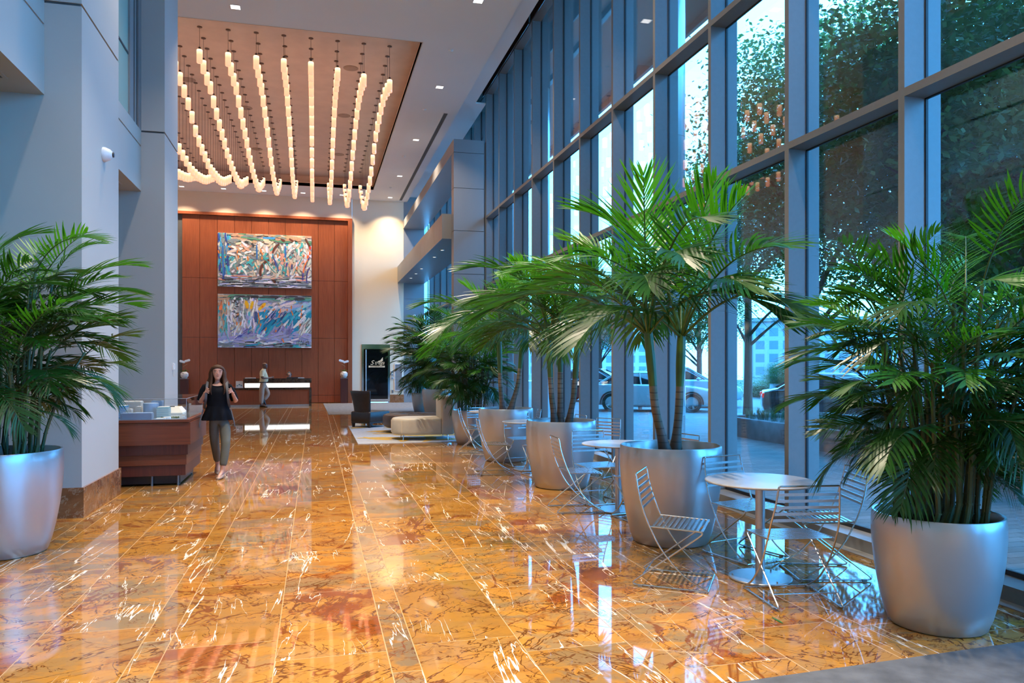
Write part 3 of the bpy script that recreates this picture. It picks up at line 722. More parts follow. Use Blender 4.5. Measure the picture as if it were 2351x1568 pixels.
adonidia('three-trunk palm in the second planter along the window', 3.23, 9.90, z, [(-0.08, 0.0, -0.17, 0.02, 1.20, 0.042), (0.0, 0.03, 0.02, 0.1, 1.32, 0.042), (0.09, -0.02, 0.21, -0.08, 1.18, 0.042)], 8, 1.0, 9)
z = planter('silver planter with two slim palm trunks, third along the window', 3.19, 12.85, 0.475, 0.90)
adonidia('slim two-trunk palm leaning apart in the third planter along the window', 3.19, 12.85, z, [(-0.05, 0.0, -0.12, 0.0, 1.25, 0.044), (0.06, 0.0, 0.32, 0.0, 1.38, 0.044)], 15, 1.0, 10)
z = planter('smaller silver planter beside the cream chaise', 3.16, 15.74, 0.40, 0.71)
bamboo_palm('bushy cane palm beside the cream chaise', 3.16, 15.74, z, 0.36, 2.1, 0.95, 37, 28, 96)
z = planter('wide silver planter behind the leather ottoman', 3.78, 24.2, 0.50, 0.88)
bamboo_palm('bushy cane palm in the wide planter under the entrance canopy', 3.78, 24.2, z, 0.44, 2.75, 1.35, 41, 26, 90)
z = planter('low silver planter farthest back near the end wall', 3.62, 26.6, 0.38, 0.68)
bamboo_palm('slender cane palm in the farthest low planter', 3.62, 26.6, z, 0.32, 2.9, 1.2, 47, 18, 64)

# ================================================================ WIRE CHAIRS AND TABLES
def wire_chair_proto(label, loc, rz):
    t = thing('wire_chair', label, 'chair', loc, rz, 'steel wire cafe chairs')
    r = 0.0065; hw = 0.245
    for s in (-1, 1):
        q = spline([(-0.255, s*(hw-0.03), 0.815), (-0.235, s*(hw-0.02), 0.70), (-0.20, s*(hw-0.005), 0.58), (-0.150, s*hw, 0.455), (-0.055, s*hw, 0.28), (0.10, s*hw, 0.11), (0.27, s*hw, 0.010)], 6)
        MB().tube(q, r, 8).build('back_leg', M['steel'], t, smooth=True)
        q = rounded([(0.27, s*hw, 0.010), (-0.30, s*(hw-0.02), 0.010), (0.255, s*(hw-0.015), 0.435), (-0.150, s*(hw-0.008), 0.452)], 0.055, 6)
        # round the seat nose in a soft return
        MB().tube(q, r, 8).build('front_leg', M['steel'], t, smooth=True)
    mb = MB()
    for k in range(11):
        x = -0.14 + 0.036*k
        mb.box(x, x+0.018, -hw+0.012, hw-0.012, 0.450-0.012*k/10, 0.4535-0.012*k/10)
    mb.build('seat', M['steel'], t)
    mb = MB()
    top = rounded([(-0.255, -hw+0.03, 0.80), (-0.258, -hw+0.03, 0.832), (-0.258, hw-0.03, 0.832), (-0.255, hw-0.03, 0.80)], 0.03, 5)
    mb.tube(top, r, 8)
    for k in range(5):
        z = 0.775-0.046*k; x = -0.249+0.0125*k
        mb.box(x-0.0015, x+0.0015, -hw+0.028-0.004*k, hw-0.028+0.004*k, z-0.010, z+0.010)
    mb.build('backrest', M['steel'], t)
    MB().tube([(0.27, -hw, 0.010), (0.27, hw, 0.010)], r, 8).build('crossbar', M['steel'], t, smooth=True)
    MB().tube([(-0.20, -hw+0.016, 0.093), (-0.20, hw-0.016, 0.093)], r*0.8, 8).build('crossbar', M['steel'], t, smooth=True)
    for s in (-1, 1):
        for x in (-0.22, 0.19):
            MB().box(x-0.016, x+0.016, s*(hw-0.006)-0.008, s*(hw-0.006)+0.008, 0.0, 0.016).build('glide', M['alu'], t)
    return t
def cafe_table(label, x, y, r=0.415):
    t = thing('cafe_table', label, 'table', (x, y, 0), group='round steel cafe tables')
    MB().lathe([(0, 0.742), (r-0.01, 0.742), (r, 0.748), (r, 0.754), (r-0.006, 0.758), (0, 0.758)], seg=64).build('tabletop', M['table_top'], t, smooth=True, ang=30)
    MB().lathe([(0.036, 0.012), (0.036, 0.742)], seg=24).build('stem', M['steel_soft'], t, smooth=True)
    mb = MB().lathe([(0, 0), (0.225, 0), (0.236, 0.004), (0.236, 0.012), (0.232, 0.016), (0, 0.018)], seg=48)
    for k in range(3):
        a = 0.6+k*2.094; mb.lathe([(0, 0.017), (0.007, 0.017), (0.007, 0.028), (0, 0.029)], (0.205*math.cos(a), 0.205*math.sin(a), 0), 8)
    mb.build('base', M['steel_soft'], t, smooth=True, ang=30)
M['table_top'] = mat('powder_coated_top', (0.40, 0.39, 0.39), 0.30, var=0.03, scale=40, spec=0.5)
M['steel_soft'] = mat('brushed_steel', (0.50, 0.50, 0.51), 0.32, metal=0.75, var=0.05, scale=25)
cafe_table('round grey cafe table nearest the camera', 3.33, 5.26)
cafe_table('round grey cafe table behind the two-trunk planter', 3.33, 8.12)
cafe_table('round grey cafe table mostly hidden behind the three-trunk planter', 3.25, 11.62)
cafe_table('round grey cafe table farthest along the window', 3.25, 14.3)
dg = math.radians
CH = [(2.657, 5.354, -34.7, 'wire chair left of the nearest table, turned side-on'),
      (3.60, 5.93, -75, 'wire chair between the nearest table and the two-trunk planter, seat under the table'),
      (3.26, 4.75, 81, 'wire chair nearest the camera with its back to us'),
      (3.90, 5.27, 164, 'wire chair by the window, half behind the foreground palm'),
      (2.88, 8.27, -4, 'wire chair left of the second table, in front of the three-trunk planter'),
      (3.30, 8.72, -84, 'wire chair facing us behind the second table'),
      (3.40, 7.60, 96, 'wire chair half hidden by the two-trunk planter, at the second table'),
      (3.98, 8.15, 190, 'wire chair against the window right of the two-trunk planter'),
      (2.64, 11.36, -6, 'wire chair side-on beside the third planter'),
      (3.28, 10.95, 95, 'wire chair barely showing between the second and third planters'),
      (3.30, 12.2, -85, 'wire chair with its back rising over the third table'),
      (3.92, 11.75, 185, 'wire chair by the window behind the trunks of the three-trunk palm'),
      (2.88, 14.2, -15, 'wire chair in front of the small planter by the chaise'),
      (3.75, 13.6, 172, 'wire chair by the window behind the third planter'),
      (3.22, 14.95, -80, 'wire chair at the farthest table, back showing over the third planter'),
      (4.10, 10.75, 215, 'wire chair by the glass right of the three-trunk planter')]
proto = None
for x, y, a, lb in CH:
    if proto is None: proto = wire_chair_proto(lb, (x, y, 0), dg(a))
    else: dup(proto, (x, y, 0), dg(a), lb)

# ================================================================ LOUNGE CORNER
def soft_box(mb, x0, x1, y0, y1, z0, z1, bev=0.04): return mb.box(x0, x1, y0, y1, z0, z1, bev=bev)
def slab_ring(hx, hy, z, r, n=10):
    """rounded rectangle ring"""
    out = []
    for cx_, cy_, a0 in ((hx-r, hy-r, 0), (-hx+r, hy-r, PI/2), (-hx+r, -hy+r, PI), (hx-r, -hy+r, 1.5*PI)):
        for k in range(n+1):
            a = a0 + PI/2*k/n; out.append((cx_+r*math.cos(a), cy_+r*math.sin(a), z))
    return out
def cushion(hx, hy, z0, z1, r, e=0.03, crown=0.0):
    rings = []
    for z, ins in ((z0, e), (z0+e*0.35, e*0.3), (z0+e, 0), (z1-e, 0), (z1-e*0.35, e*0.3), (z1, e)):
        rings.append(slab_ring(hx-ins, hy-ins, z, max(0.01, r-ins*0.6)))
    m_ = MB().loft(rings); return m_
# armless leather chair
t = thing('slipper_chair', 'dark leather armless chair with tall flared back on the rug', 'chair', (1.42, 20.60, 0), dg(43))
cushion(0.40, 0.34, 0.14, 0.425, 0.05, 0.035).build('seat', M['black_leather'], t, smooth=True)
rings = []
for z, hw, xo, th_ in ((0.40, 0.27, -0.33, 0.06), (0.55, 0.285, -0.345, 0.06), (0.72, 0.31, -0.37, 0.055), (0.88, 0.34, -0.40, 0.05), (0.955, 0.355, -0.415, 0.04), (0.968, 0.345, -0.417, 0.022)):
    rings.append([(xo+th_*math.cos(a)*(abs(math.cos(a))**-0.5 if abs(math.cos(a)) > 0.2 else 1) + 0.05*(1-math.cos(math.sin(a)*1.2)), hw*math.sin(a), z) for a in [2*PI*k/28 for k in range(28)]])
MB().loft(rings).build('backrest', M['black_leather'], t, smooth=True, ang=60)
MB().box(-0.385, 0.385, -0.325, 0.325, 0.115, 0.15, bev=0.008).build('apron', M['black_leather'], t)
for sx in (-1, 1):
    for sy in (-1, 1): MB().loft([[(sx*0.34+q*0.022, sy*0.285+p*0.022, 0) for q, p in ((-1,-1),(1,-1),(1,1),(-1,1))], [(sx*0.34+q*0.035, sy*0.285+p*0.035, 0.12) for q, p in ((-1,-1),(1,-1),(1,1),(-1,1))]]).build('leg', M['black_plastic'], t)
# ottoman
def splay_leg(t, x, y, h, a):
    dx, dy = math.cos(a), math.sin(a)
    MB().tube([(x, y, h+0.01), (x+dx*0.03, y+dy*0.03, h*0.75), (x+dx*0.035, y+dy*0.035, h*0.3), (x+dx*0.055, y+dy*0.055, 0.005)], [0.028, 0.016, 0.009, 0.013], 10).build('leg', M['chrome'], t, smooth=True)
t = thing('round_ottoman', 'round brown leather ottoman with tufted top behind the cream chaise', 'ottoman', (2.32, 18.75, 0))
mb = MB().lathe([(0, 0.135), (0.64, 0.135), (0.70, 0.16), (0.735, 0.22), (0.735, 0.38), (0.71, 0.43), (0.65, 0.452), (0.45, 0.462), (0.15, 0.462), (0.03, 0.445), (0, 0.44)], seg=64)
mb.build('cushion', M['brown_leather'], t, smooth=True)
MB().ball((0, 0, 0.445), 0.03, sz=0.5).build('button', M['brown_leather'], t, smooth=True)
mb = MB()
for k in range(10):
    a = k*2*PI/10
    mb.tube([(0.04*math.cos(a), 0.04*math.sin(a), 0.447), (0.3*math.cos(a), 0.3*math.sin(a), 0.463), (0.62*math.cos(a), 0.62*math.sin(a), 0.455), (0.715*math.cos(a), 0.715*math.sin(a), 0.42)], 0.006, 6)
mb.build('seam', M['black_leather'], t)
for k in range(4): splay_leg(t, 0.5*math.cos(k*PI/2-2.4), 0.5*math.sin(k*PI/2-2.4), 0.14, k*PI/2-2.4)
# cream chaise: half-round bench with tall back panel
t = thing('cream_chaise', 'cream leather chaise with rounded bench and tall end back', 'sofa', (2.30, 16.95, 0), dg(-2))
ring = []
for k in range(25):
    a = PI/2 + PI*k/24; ring.append((-0.28+0.40*math.cos(a), 0.46*math.sin(a)))
ring += [(0.36, -0.46), (0.36, 0.46)]
rings = []
for z, s_ in ((0.13, 0.955), (0.14, 0.975), (0.165, 0.995), (0.20, 1.0), (0.42, 1.0), (0.455, 0.99), (0.478, 0.965), (0.485, 0.93)):
    rings.append([(0.30+(x-0.30)*s_ if x < 0.3 else x, y*s_, z) for x, y in ring])
MB().loft(rings).build('bench', M['cream_leather'], t, smooth=True, ang=60)
m_ = cushion(0.15, 0.47, 0.13, 0.955, 0.06, 0.035); m_.b.transform(Matrix.Translation((0.50, 0, 0))) if False else bmesh.ops.translate(m_.b, verts=m_.b.verts, vec=(0.505, 0, 0))
m_.build('backrest', M['cream_leather'], t, smooth=True, ang=60)
mb = MB()
for k in (4, 12, 20): 
    x, y = ring[k]; mb.tube([(x*1.003, y*1.003, 0.17), (x*1.003, y*1.003, 0.44)], 0.004, 5)
mb.build('seam', M['cream'], t)
for x, y, a in ((-0.42, -0.30, -2.3), (-0.42, 0.30, 2.3), (0.50, -0.38, -1.2), (0.50, 0.38, 1.2)): splay_leg(t, x, y, 0.14, a)
# rug with ochre leaf sweeps
t = thing('area_rug', 'pale blue grey area rug with ochre leaf swirls', 'rug', (0, 0, 0))
MB().box(0.86, 4.35, 16.12, 20.95, 0.0, 0.012).build('pile', mat('blue_grey_rug', (0.36, 0.37, 0.40), 0.95, var=0.1, scale=12, bump=0.4, bscale=200, spec=0.1), t)
rnd = random.Random(4); mb = MB()
for k in range(26):
    x0_, y0_ = rnd.uniform(0.95, 4.1), rnd.uniform(16.3, 20.7); a = rnd.uniform(0, 2*PI); L = rnd.uniform(0.9, 1.7); cv = rnd.choice((-1, 1))*rnd.uniform(0.6, 1.3); wd = rnd.uniform(0.10, 0.20)
    prev = None
    for i in range(13):
        u = i/12; aa = a+cv*u; x0_ += math.cos(aa)*L/12; y0_ += math.sin(aa)*L/12
        ww = wd*math.sin(PI*min(1, u*0.92+0.08))**0.8
        l_ = (min(4.3, max(0.9, x0_-math.sin(aa)*ww)), min(20.9, max(16.15, y0_+math.cos(aa)*ww)), 0.0130+0.0002*k); r_ = (min(4.3, max(0.9, x0_+math.sin(aa)*ww)), min(20.9, max(16.15, y0_-math.cos(aa)*ww)), 0.0130+0.0002*k)
        v1_, v2_ = mb.b.verts.new(l_), mb.b.verts.new(r_)
        if prev: mb._f([prev[0], prev[1], v2_, v1_])
        prev = (v1_, v2_)
mb.build('leaf_pattern', mat('ochre_wool', (0.46, 0.30, 0.085), 0.95, var=0.1, scale=10, spec=0.1), t)
o = MB().loft([[(0.33, 33.3, z), (0.43, 25.9, z), (4.5, 25.5, z), (4.5, 33.3, z)] for z in (0.0, 0.010)]).build('entrance_mat', M['carpet_far'])
tag(o, 'wide taupe entrance carpet in front of the dark glass door', 'mat')
o = MB().loft([[(0.3, 1.2, z), (4.5, 1.2, z), (4.5, 3.67, z), (0.3, 3.455, z)] for z in (0.0, 0.009)]).build('floor_mat', M['carpet'])
tag(o, 'charcoal carpet mat at the bottom corner by the window', 'mat')

# ================================================================ RECEPTION END
t = thing('reception_desk', 'long reception desk with lit white panel and dark marble edges', 'desk', (0, 31.6, 0))
MB().box(-3.9, -0.235, 0.02, 0.9, 0.075, 0.66).build('front_panel', M['wood'], t)
MB().box(-3.9, -0.235, 0.03, 0.08, 0.0, 0.075).build('toe_kick', M['steel_soft'], t)
MB().box(-3.95, -0.14, -0.02, 0.30, 0.66, 0.735).build('ledge', M['dark_marble'], t)
MB().box(-0.235, -0.14, -0.01, 0.95, 0.0, 0.66).build('end_panel', M['dark_marble'], t)
M['lit'] = mat('backlit_white_panel', (0.9, 0.9, 0.88), 0.3, emit=(1.0, 0.96, 0.88), estr=1.5)
MB().box(-2.67, -0.21, 0.07, 0.10, 0.745, 0.915).build('light_panel', M['lit'], t)
MB().box(-2.72, -0.14, 0.02, 0.42, 0.925, 1.105).box(-2.72, -0.2, 0.105, 0.42, 0.735, 0.925).build('counter', M['dark_marble'], t)
MB().box(-3.9, -0.3, 0.5, 1.2, 0.70, 0.74).build('worktop', M['wood_dark'], t)
# things on the desk
t = thing('brochure_stand', 'clear stand of white leaflets on the low end of the reception desk', 'stand', (-2.87, 31.68, 0.735), dg(4))
MB().box(-0.14, 0.14, -0.03, 0.06, 0, 0.03).build('base', M['white_plastic'], t)
MB().loft([[(-0.13, 0.0, 0.03), (0.13, 0.0, 0.03), (0.13, 0.012, 0.03), (-0.13, 0.012, 0.03)], [(-0.13, 0.06, 0.27), (0.13, 0.06, 0.27), (0.13, 0.07, 0.27), (-0.13, 0.07, 0.27)]]).build('leaflet', mat('leaflet_paper', (0.62, 0.66, 0.68), 0.5), t)
mb = MB()
for x, z, s_ in ((-0.075, 0.06, 0.028), (0.0, 0.105, 0.03), (0.075, 0.07, 0.028)): mb.box(x-s_, x+s_, -0.004+z*0.2-0.006+0.006, z*0.2+0.004, z, z+0.05)
mb.build('print', mat('leaflet_print', (0.12, 0.28, 0.36), 0.5, var=0.4, scale=30), t)
o = MB().box(-2.66, -2.28, 31.68, 31.9, 1.105, 1.135).build('paper_stack', mat('white_paper', (0.75, 0.75, 0.73), 0.7)); tag(o, 'white stack of papers on the raised end of the reception counter', 'papers')
o = MB().box(-0.66, -0.42, 31.7, 31.85, 1.105, 1.13).build('paper_stack', mat('white_paper_loose', (0.75, 0.75, 0.73), 0.7)); tag(o, 'small white papers near the marble end of the reception counter', 'papers')
t = thing('computer_monitor', 'low black monitor behind the reception counter', 'monitor', (-0.83, 32.15, 0.74))
MB().box(-0.28, 0.28, -0.02, 0.02, 0.09, 0.405, bev=0.006).build('screen', M['black_plastic'], t); MB().box(-0.03, 0.03, 0.0, 0.03, 0.0, 0.1).box(-0.12, 0.12, -0.06, 0.1, 0.0, 0.012).build('stand', M['black_plastic'], t)
# pedestals with orchids
petal = mat('white_orchid_petal', (0.80, 0.78, 0.74), 0.5, var=0.03)
vase_m = mat('white_crackle_ceramic', (0.66, 0.60, 0.53), 0.45, var=0.12, scale=22, bump=0.6, bscale=35)
def orchid(x, side, mirror):
    t = thing('pedestal', 'dark wood pedestal %s' % side, 'pedestal', (x, 33.68, 0), group='pedestals by the wood wall')
    MB().box(-0.15, 0.15, -0.15, 0.15, 0, 1.06).build('plinth', M['wood_dark'], t)
    MB().box(-0.155, 0.155, -0.155, 0.155, 1.065, 1.08).build('top_plate', M['steel_soft'], t)
    v = thing('round_vase', 'round white vase %s' % side.replace('at', 'on the pedestal at'), 'vase', (x, 33.68, 1.08), group='orchid vases')
    MB().lathe([(0, 0), (0.07, 0), (0.10, 0.02), (0.145, 0.09), (0.152, 0.145), (0.135, 0.21), (0.095, 0.262), (0.075, 0.275), (0.065, 0.268), (0.06, 0.23), (0, 0.23)], seg=32).build('body', vase_m, v, smooth=True)
    mb = MB(); rnd = random.Random(3)
    for k in range(26):
        a = rnd.uniform(0, 2*PI); zz_ = rnd.uniform(0.14, 0.24); r_ = math.sqrt(max(0, 1-((zz_-0.14)/0.15)**2))*0.152
        mb.ball((r_*math.cos(a), r_*math.sin(a), zz_), 0.018, u=6, v=4)
    mb.build('relief', vase_m, v, smooth=True)
    p = thing('white_orchid', 'white two-stem orchid in the vase %s' % side, 'orchid', (x, 33.68, 1.34), group='white orchids')
    s = mirror
    for k, (dx, h) in enumerate(((-0.07, 0.50), (0.03, 0.46))):
        st = spline([(0.01, 0, 0), (0.02*s, 0, h*0.5), (dx*s*0.6, 0, h*0.9), (dx*s-0.10*s if k == 0 else dx*s+0.12*s, 0, h*0.98)], 5)
        MB().tube(st, 0.006, 6).build('stem', mat('orchid_stem_%d' % k, (0.20, 0.11, 0.05), 0.6), p)
        for q in range(4):
            c = st[-1].lerp(st[-6], q/3); fl_ = MB()
            for b_ in range(5):
                a = b_*2*PI/5+0.3
                u_ = Vector((math.cos(a), 0, math.sin(a)))*0.055; w_ = Vector((-math.sin(a), 0, math.cos(a)))*0.030
                cc = c+Vector((0, -0.02, 0))
                fl_._f([fl_.b.verts.new(z_) for z_ in (cc, cc+u_*0.6+w_+Vector((0, 0.008, 0)), cc+u_, cc+u_*0.6-w_+Vector((0, 0.008, 0)))])
            fl_.ball(c+Vector((0, -0.025, 0)), 0.010, u=6, v=4)
            fl_.build('flower', petal, p)
    MB().tube([(-0.11*s, -0.01, 0.34), (0.06*s, -0.01, 0.22)], 0.006, 6).build('stake', mat('bamboo_stake', (0.45, 0.30, 0.16), 0.6), p)
    for a, l, up in ((0.2, 0.20, 0.06), (2.9, 0.22, 0.08), (1.2, 0.16, 0.1), (3.9, 0.18, 0.05)):
        lf = MB(); prev = None
        for i in range(7):
            u_ = i/6; r_ = l*u_; z_ = up*math.sin(PI*u_*0.8); ww = 0.03*math.sin(PI*min(1, u_*0.95+0.05))
            c = Vector((r_*math.cos(a), r_*math.sin(a)*0.6, z_)); n_ = Vector((-math.sin(a), math.cos(a), 0.3))*ww
            q1, q2 = lf.b.verts.new(c-n_), lf.b.verts.new(c+n_)
            if prev: lf._f([prev[0], prev[1], q2, q1])
            prev = (q1, q2)
        lf.build('leaf', M['leaf_mid'], p)
orchid(1.20, 'at the right end of the wood wall', 1)
orchid(-5.17, 'at the wood wall beside the far column', -1)

# dark glass door with gilt sign
M['door_glass'] = mat('dark_door_glass', (0.004, 0.005, 0.006), 0.03, spec=0.5)
t = thing('door_1', 'dark glass door with chrome frame and gold lettering', 'door', (0, 33.98, 0)); t['kind'] = 'structure'
MB().box(1.965, 2.05, -0.02, 0.2, 0, 2.535).box(3.10, 3.185, -0.02, 0.2, 0, 2.535).box(2.05, 3.10, -0.02, 0.2, 2.42, 2.535).build('door_frame', M['chrome'], t)
MB().box(2.05, 3.10, 0.03, 0.06, 0.14, 2.42).build('pane', M['door_glass'], t)
MB().box(2.05, 3.10, 0.01, 0.07, 0.015, 0.14).box(2.05, 3.10, 0.01, 0.07, 2.33, 2.42).build('rail', M['chrome'], t)
MB().tube([(2.145, -0.05, 0.25), (2.145, -0.05, 2.30)], 0.022, 10).build('door_handle', mat('white_pull_bar', (0.62, 0.62, 0.62), 0.3, metal=0.5), t, smooth=True)
gold = mat('gilt_lettering_glow', (0.62, 0.50, 0.32), 0.4, emit=(0.9, 0.72, 0.45), estr=0.12)  # faint emission put into the gilt to brighten it; the sign is no lamp
def letters(name, txt, size, x, z, parent, m, shear=0.0, y=0.022, ext=0.002, sx=1.0, space=1.0):
    cu = D.curves.new(name, 'FONT'); cu.body = txt; cu.size = size; cu.shear = shear; cu.extrude = ext; cu.space_character = space; cu.offset = 0.0
    tmp = D.objects.new('tmp', cu); C.objects.link(tmp)
    dpg = bpy.context.evaluated_depsgraph_get(); me = D.meshes.new_from_object(tmp.evaluated_get(dpg)); D.objects.remove(tmp)
    me.materials.clear(); me.materials.append(m)
    me.transform(Matrix.Translation((x, y, z)) @ Matrix.Rotation(PI/2, 4, 'X') @ Matrix.Diagonal((sx, 1, 1, 1)))
    return link(name, me, parent)
letters('lettering', 'S', 0.27, 2.33, 1.645, t, gold, 0.35, sx=1.1)
letters('lettering', 'trega', 0.24, 2.515, 1.655, t, gold, 0.35, sx=0.86)
mb = MB().box(2.265, 2.965, 0.021, 0.026, 1.525, 1.60); mb.build('sign_bar', gold, t)
letters('lettering', 'WATERFRONT', 0.072, 2.335, 1.538, t, M['black_plastic'], 0, y=0.018, sx=1.18)
mb = MB()
for pts in (((2.74, 1.80), (2.875, 1.975), (2.885, 1.83), (2.82, 1.775)), ((2.63, 1.775), (2.73, 1.83), (2.86, 1.79), (2.74, 1.765))):
    f_ = [mb.b.verts.new((x, 0.02, z)) for x, z in pts]; mb._f(f_)
r_ = bmesh.ops.extrude_face_region(mb.b, geom=mb.b.faces[:]); bmesh.ops.translate(mb.b, verts=[e for e in r_['geom'] if isinstance(e, bmesh.types.BMVert)], vec=(0, 0.004, 0))
mb.build('sail_emblem', gold, t)
# wall fittings
for k, z in enumerate((1.33, 1.20, 1.055)):
    t = thing('wall_control', 'small pale keypad beside the door, %s' % ('topmost of three', 'middle of three', 'lowest of three')[k], 'keypad', (3.285, 33.985, z), group='keypads beside the glass door')
    MB().box(-0.065, 0.065, -0.02, 0.015, -0.045, 0.045, bev=0.006).build('cover', M['white_plastic'], t)
    MB().box(-0.05, 0.05, -0.023, -0.019, -0.03, 0.03).build('face_plate', M['alu'], t)
t = thing('power_outlet', 'small wall outlet low beside the glass door', 'outlet', (3.30, 33.99, 0.47))
MB().box(-0.045, 0.045, -0.01, 0.01, -0.06, 0.06).build('plate', M['steel_soft'], t); MB().box(-0.015, 0.015, -0.013, -0.009, -0.04, -0.01).box(-0.015, 0.015, -0.013, -0.009, 0.01, 0.04).build('socket', M['black_plastic'], t)
t = thing('louvre_grille', 'tall white louvred grille on the wall behind the palm', 'grille', (3.56, 33.985, 0.5))
MB().box(-0.17, -0.145, -0.02, 0.015, 0, 1.18).box(0.145, 0.17, -0.02, 0.015, 0, 1.18).box(-0.145, 0.145, -0.02, 0.015, 0, 0.025).box(-0.145, 0.145, -0.02, 0.015, 1.155, 1.18).build('frame', M['white_plastic'], t)
mb = MB()
for k in range(22): mb.quad((-0.145, -0.015, 0.035+0.051*k), (0.145, -0.015, 0.035+0.051*k), (0.145, 0.012, 0.075+0.051*k), (-0.145, 0.012, 0.075+0.051*k))
mb.build('slat', M['alu'], t)
def dome_camera(loc, rot, label, r=0.085):
    t = thing('dome_camera', label, 'camera', loc); t.rotation_euler = rot
    MB().lathe([(0, 0), (r, 0), (r, 0.02), (r*0.95, 0.035), (r*0.75, 0.075), (r*0.45, 0.10), (0, 0.11)], seg=28).build('housing', M['white_plastic'], t, smooth=True)
    MB().lathe([(0, 0.09), (r*0.38, 0.095), (r*0.33, 0.118), (0, 0.125)], seg=20).build('lens', M['black_plastic'], t, smooth=True)
dome_camera((-2.44, 10.04, 4.15), (0, PI/2, 0), 'white dome security camera high on the pale left column')
dome_camera((4.27, 34.04, 3.77), (PI/2, 0, 0), 'white dome security camera on the grey end wall under the canopy', 0.10)
PH = t = thing('wall_phone', 'small white wall phone on the second column', 'phone', (-2.44, 14.60, 1.62))
MB().box(0, 0.035, -0.05, 0.05, -0.11, 0.10, bev=0.008).build('body', M['white_plastic'], t); MB().tube([(0.05, 0.0, -0.09), (0.06, 0, 0.0), (0.05, 0, 0.08)], [0.022, 0.014, 0.022], 8).build('handset', M['white_plastic'], t, smooth=True)
MB().tube(spline([(0.04, 0.02, -0.10), (0.05, 0.03, -0.22), (0.03, 0.02, -0.30), (0.02, 0.0, -0.12)], 5), 0.005, 6).build('cord', M['white_plastic'], t)
PH.scale = (0.6, 0.6, 0.6)

# ---------------------------------------------------------------- the two abstract paintings
def paint_mat():
    m = D.materials.new('oil_paint'); b = N(m)
    a = b.n('VertexColor', layer_name='paint'); nz = b.noise(b.n('TexCoord').outputs['Object'], 30.0, 4)
    c = b.mix(1.0, a.outputs[0], b.ramp(nz, [(0.25, 0.95), (0.7, 1.35)]), 'MULTIPLY')
    p = b.n('BsdfPrincipled'); b.set(p, 'Base Color', c); b.set(p, 'Roughness', 0.5); b.end(p); return m
OIL = paint_mat()
canvas_edge = mat('canvas_edge', (0.62, 0.60, 0.56), 0.8)
def painting(label, x, z, W_, H_, seed, base, extra):
    t = thing('painting', label, 'painting', (x, 33.93, z))
    MB().box(0, W_, -0.03, 0.045, 0, H_).build('canvas', canvas_edge, t)
    V, F, Cc = [], [], []; rnd = random.Random(seed); lay = [0]
    def stroke(u, v, ang, ln, wd, col, curve=0.0, taper=0.3, seg=6):
        lay[0] += 1; yy = -0.0305 - 0.00003*lay[0]
        px_, pz_ = u*W_, v*H_; a = ang - curve/2; prev = None
        px_ -= math.cos(ang)*ln/2; pz_ -= math.sin(ang)*ln/2
        jc = [min(1, max(0, c*rnd.uniform(0.9, 1.1))) for c in col]
        for i in range(seg+1):
            s_ = i/seg; ww = wd/2*(1-taper*abs(2*s_-1)**2)*rnd.uniform(0.8, 1.15)
            q = []
            for sg in (-1, 1):
                X_ = min(W_-0.004, max(0.004, px_ - math.sin(a)*ww*sg)); Z_ = min(H_-0.004, max(0.004, pz_ + math.cos(a)*ww*sg))
                V.append((X_, yy, Z_)); q.append(len(V)-1)
            if prev: F.append((prev[0], q[0], q[1], prev[1])); Cc.append(jc)
            prev = q; px_ += math.cos(a)*ln/seg; pz_ += math.sin(a)*ln/seg; a += curve/seg
    for i in range(950):
        u, v = rnd.random(), rnd.random()
        ang, ln, wd, col = base(u, v, rnd); stroke(u, v, ang, ln, wd, col, rnd.uniform(-0.8, 0.8))
    extra(stroke, rnd)
    me = D.meshes.new('paint'); me.from_pydata(V, [], F); at_ = me.color_attributes.new('paint', 'FLOAT_COLOR', 'CORNER')
    k = 0
    for c in Cc:
        for _ in range(4): at_.data[k].color = (*c, 1); k += 1
    me.materials.append(OIL); link('paint', me, t); return t
CR, WH, TL, BL, NV, OR, YE, GY, DK, GR, PK, LV, BR, TAN = S(205,190,170), S(225,225,225), S(70,175,180), S(60,150,200), S(45,70,140), S(225,125,55), S(240,175,25), S(125,135,135), S(60,62,64), S(85,140,110), S(225,165,140), S(160,165,200), S(95,52,40), S(185,150,120)
def up_base(u, v, r):
    if v < 0.14: c = r.choice((GY, DK, WH, LV, GY)); return r.uniform(-0.15, 0.15), r.uniform(0.2, 0.6), 0.06, c
    if v < 0.24: c = r.choice((PK, WH, CR, LV, GY)); return r.uniform(-0.1, 0.1), r.uniform(0.2, 0.5), 0.07, c
    if u < 0.12: c = r.choice((BL, TL, BL, GY, NV)); return PI/2+r.uniform(-0.3, 0.3), r.uniform(0.2, 0.6), 0.08, c
    if v > 0.86: c = r.choice((TAN, CR, GR, TAN, GY)); return r.uniform(-0.2, 0.2), r.uniform(0.2, 0.5), 0.10, c
    if u < 0.42 and v > 0.55: c = r.choice((TAN, CR, GY, WH, DK, CR, PK)); return r.uniform(-0.9, 0.6), r.uniform(0.1, 0.35), 0.09, c
    if u < 0.42: c = r.choice((GY, S(120,150,160), TL, WH, GY, CR)); return r.uniform(0.5, 2.4), r.uniform(0.12, 0.4), 0.08, c
    c = r.choice((CR, WH, CR, WH, PK, TL, GY, S(200,205,190))); return r.uniform(0.6, 2.4), r.uniform(0.12, 0.4), 0.09, c
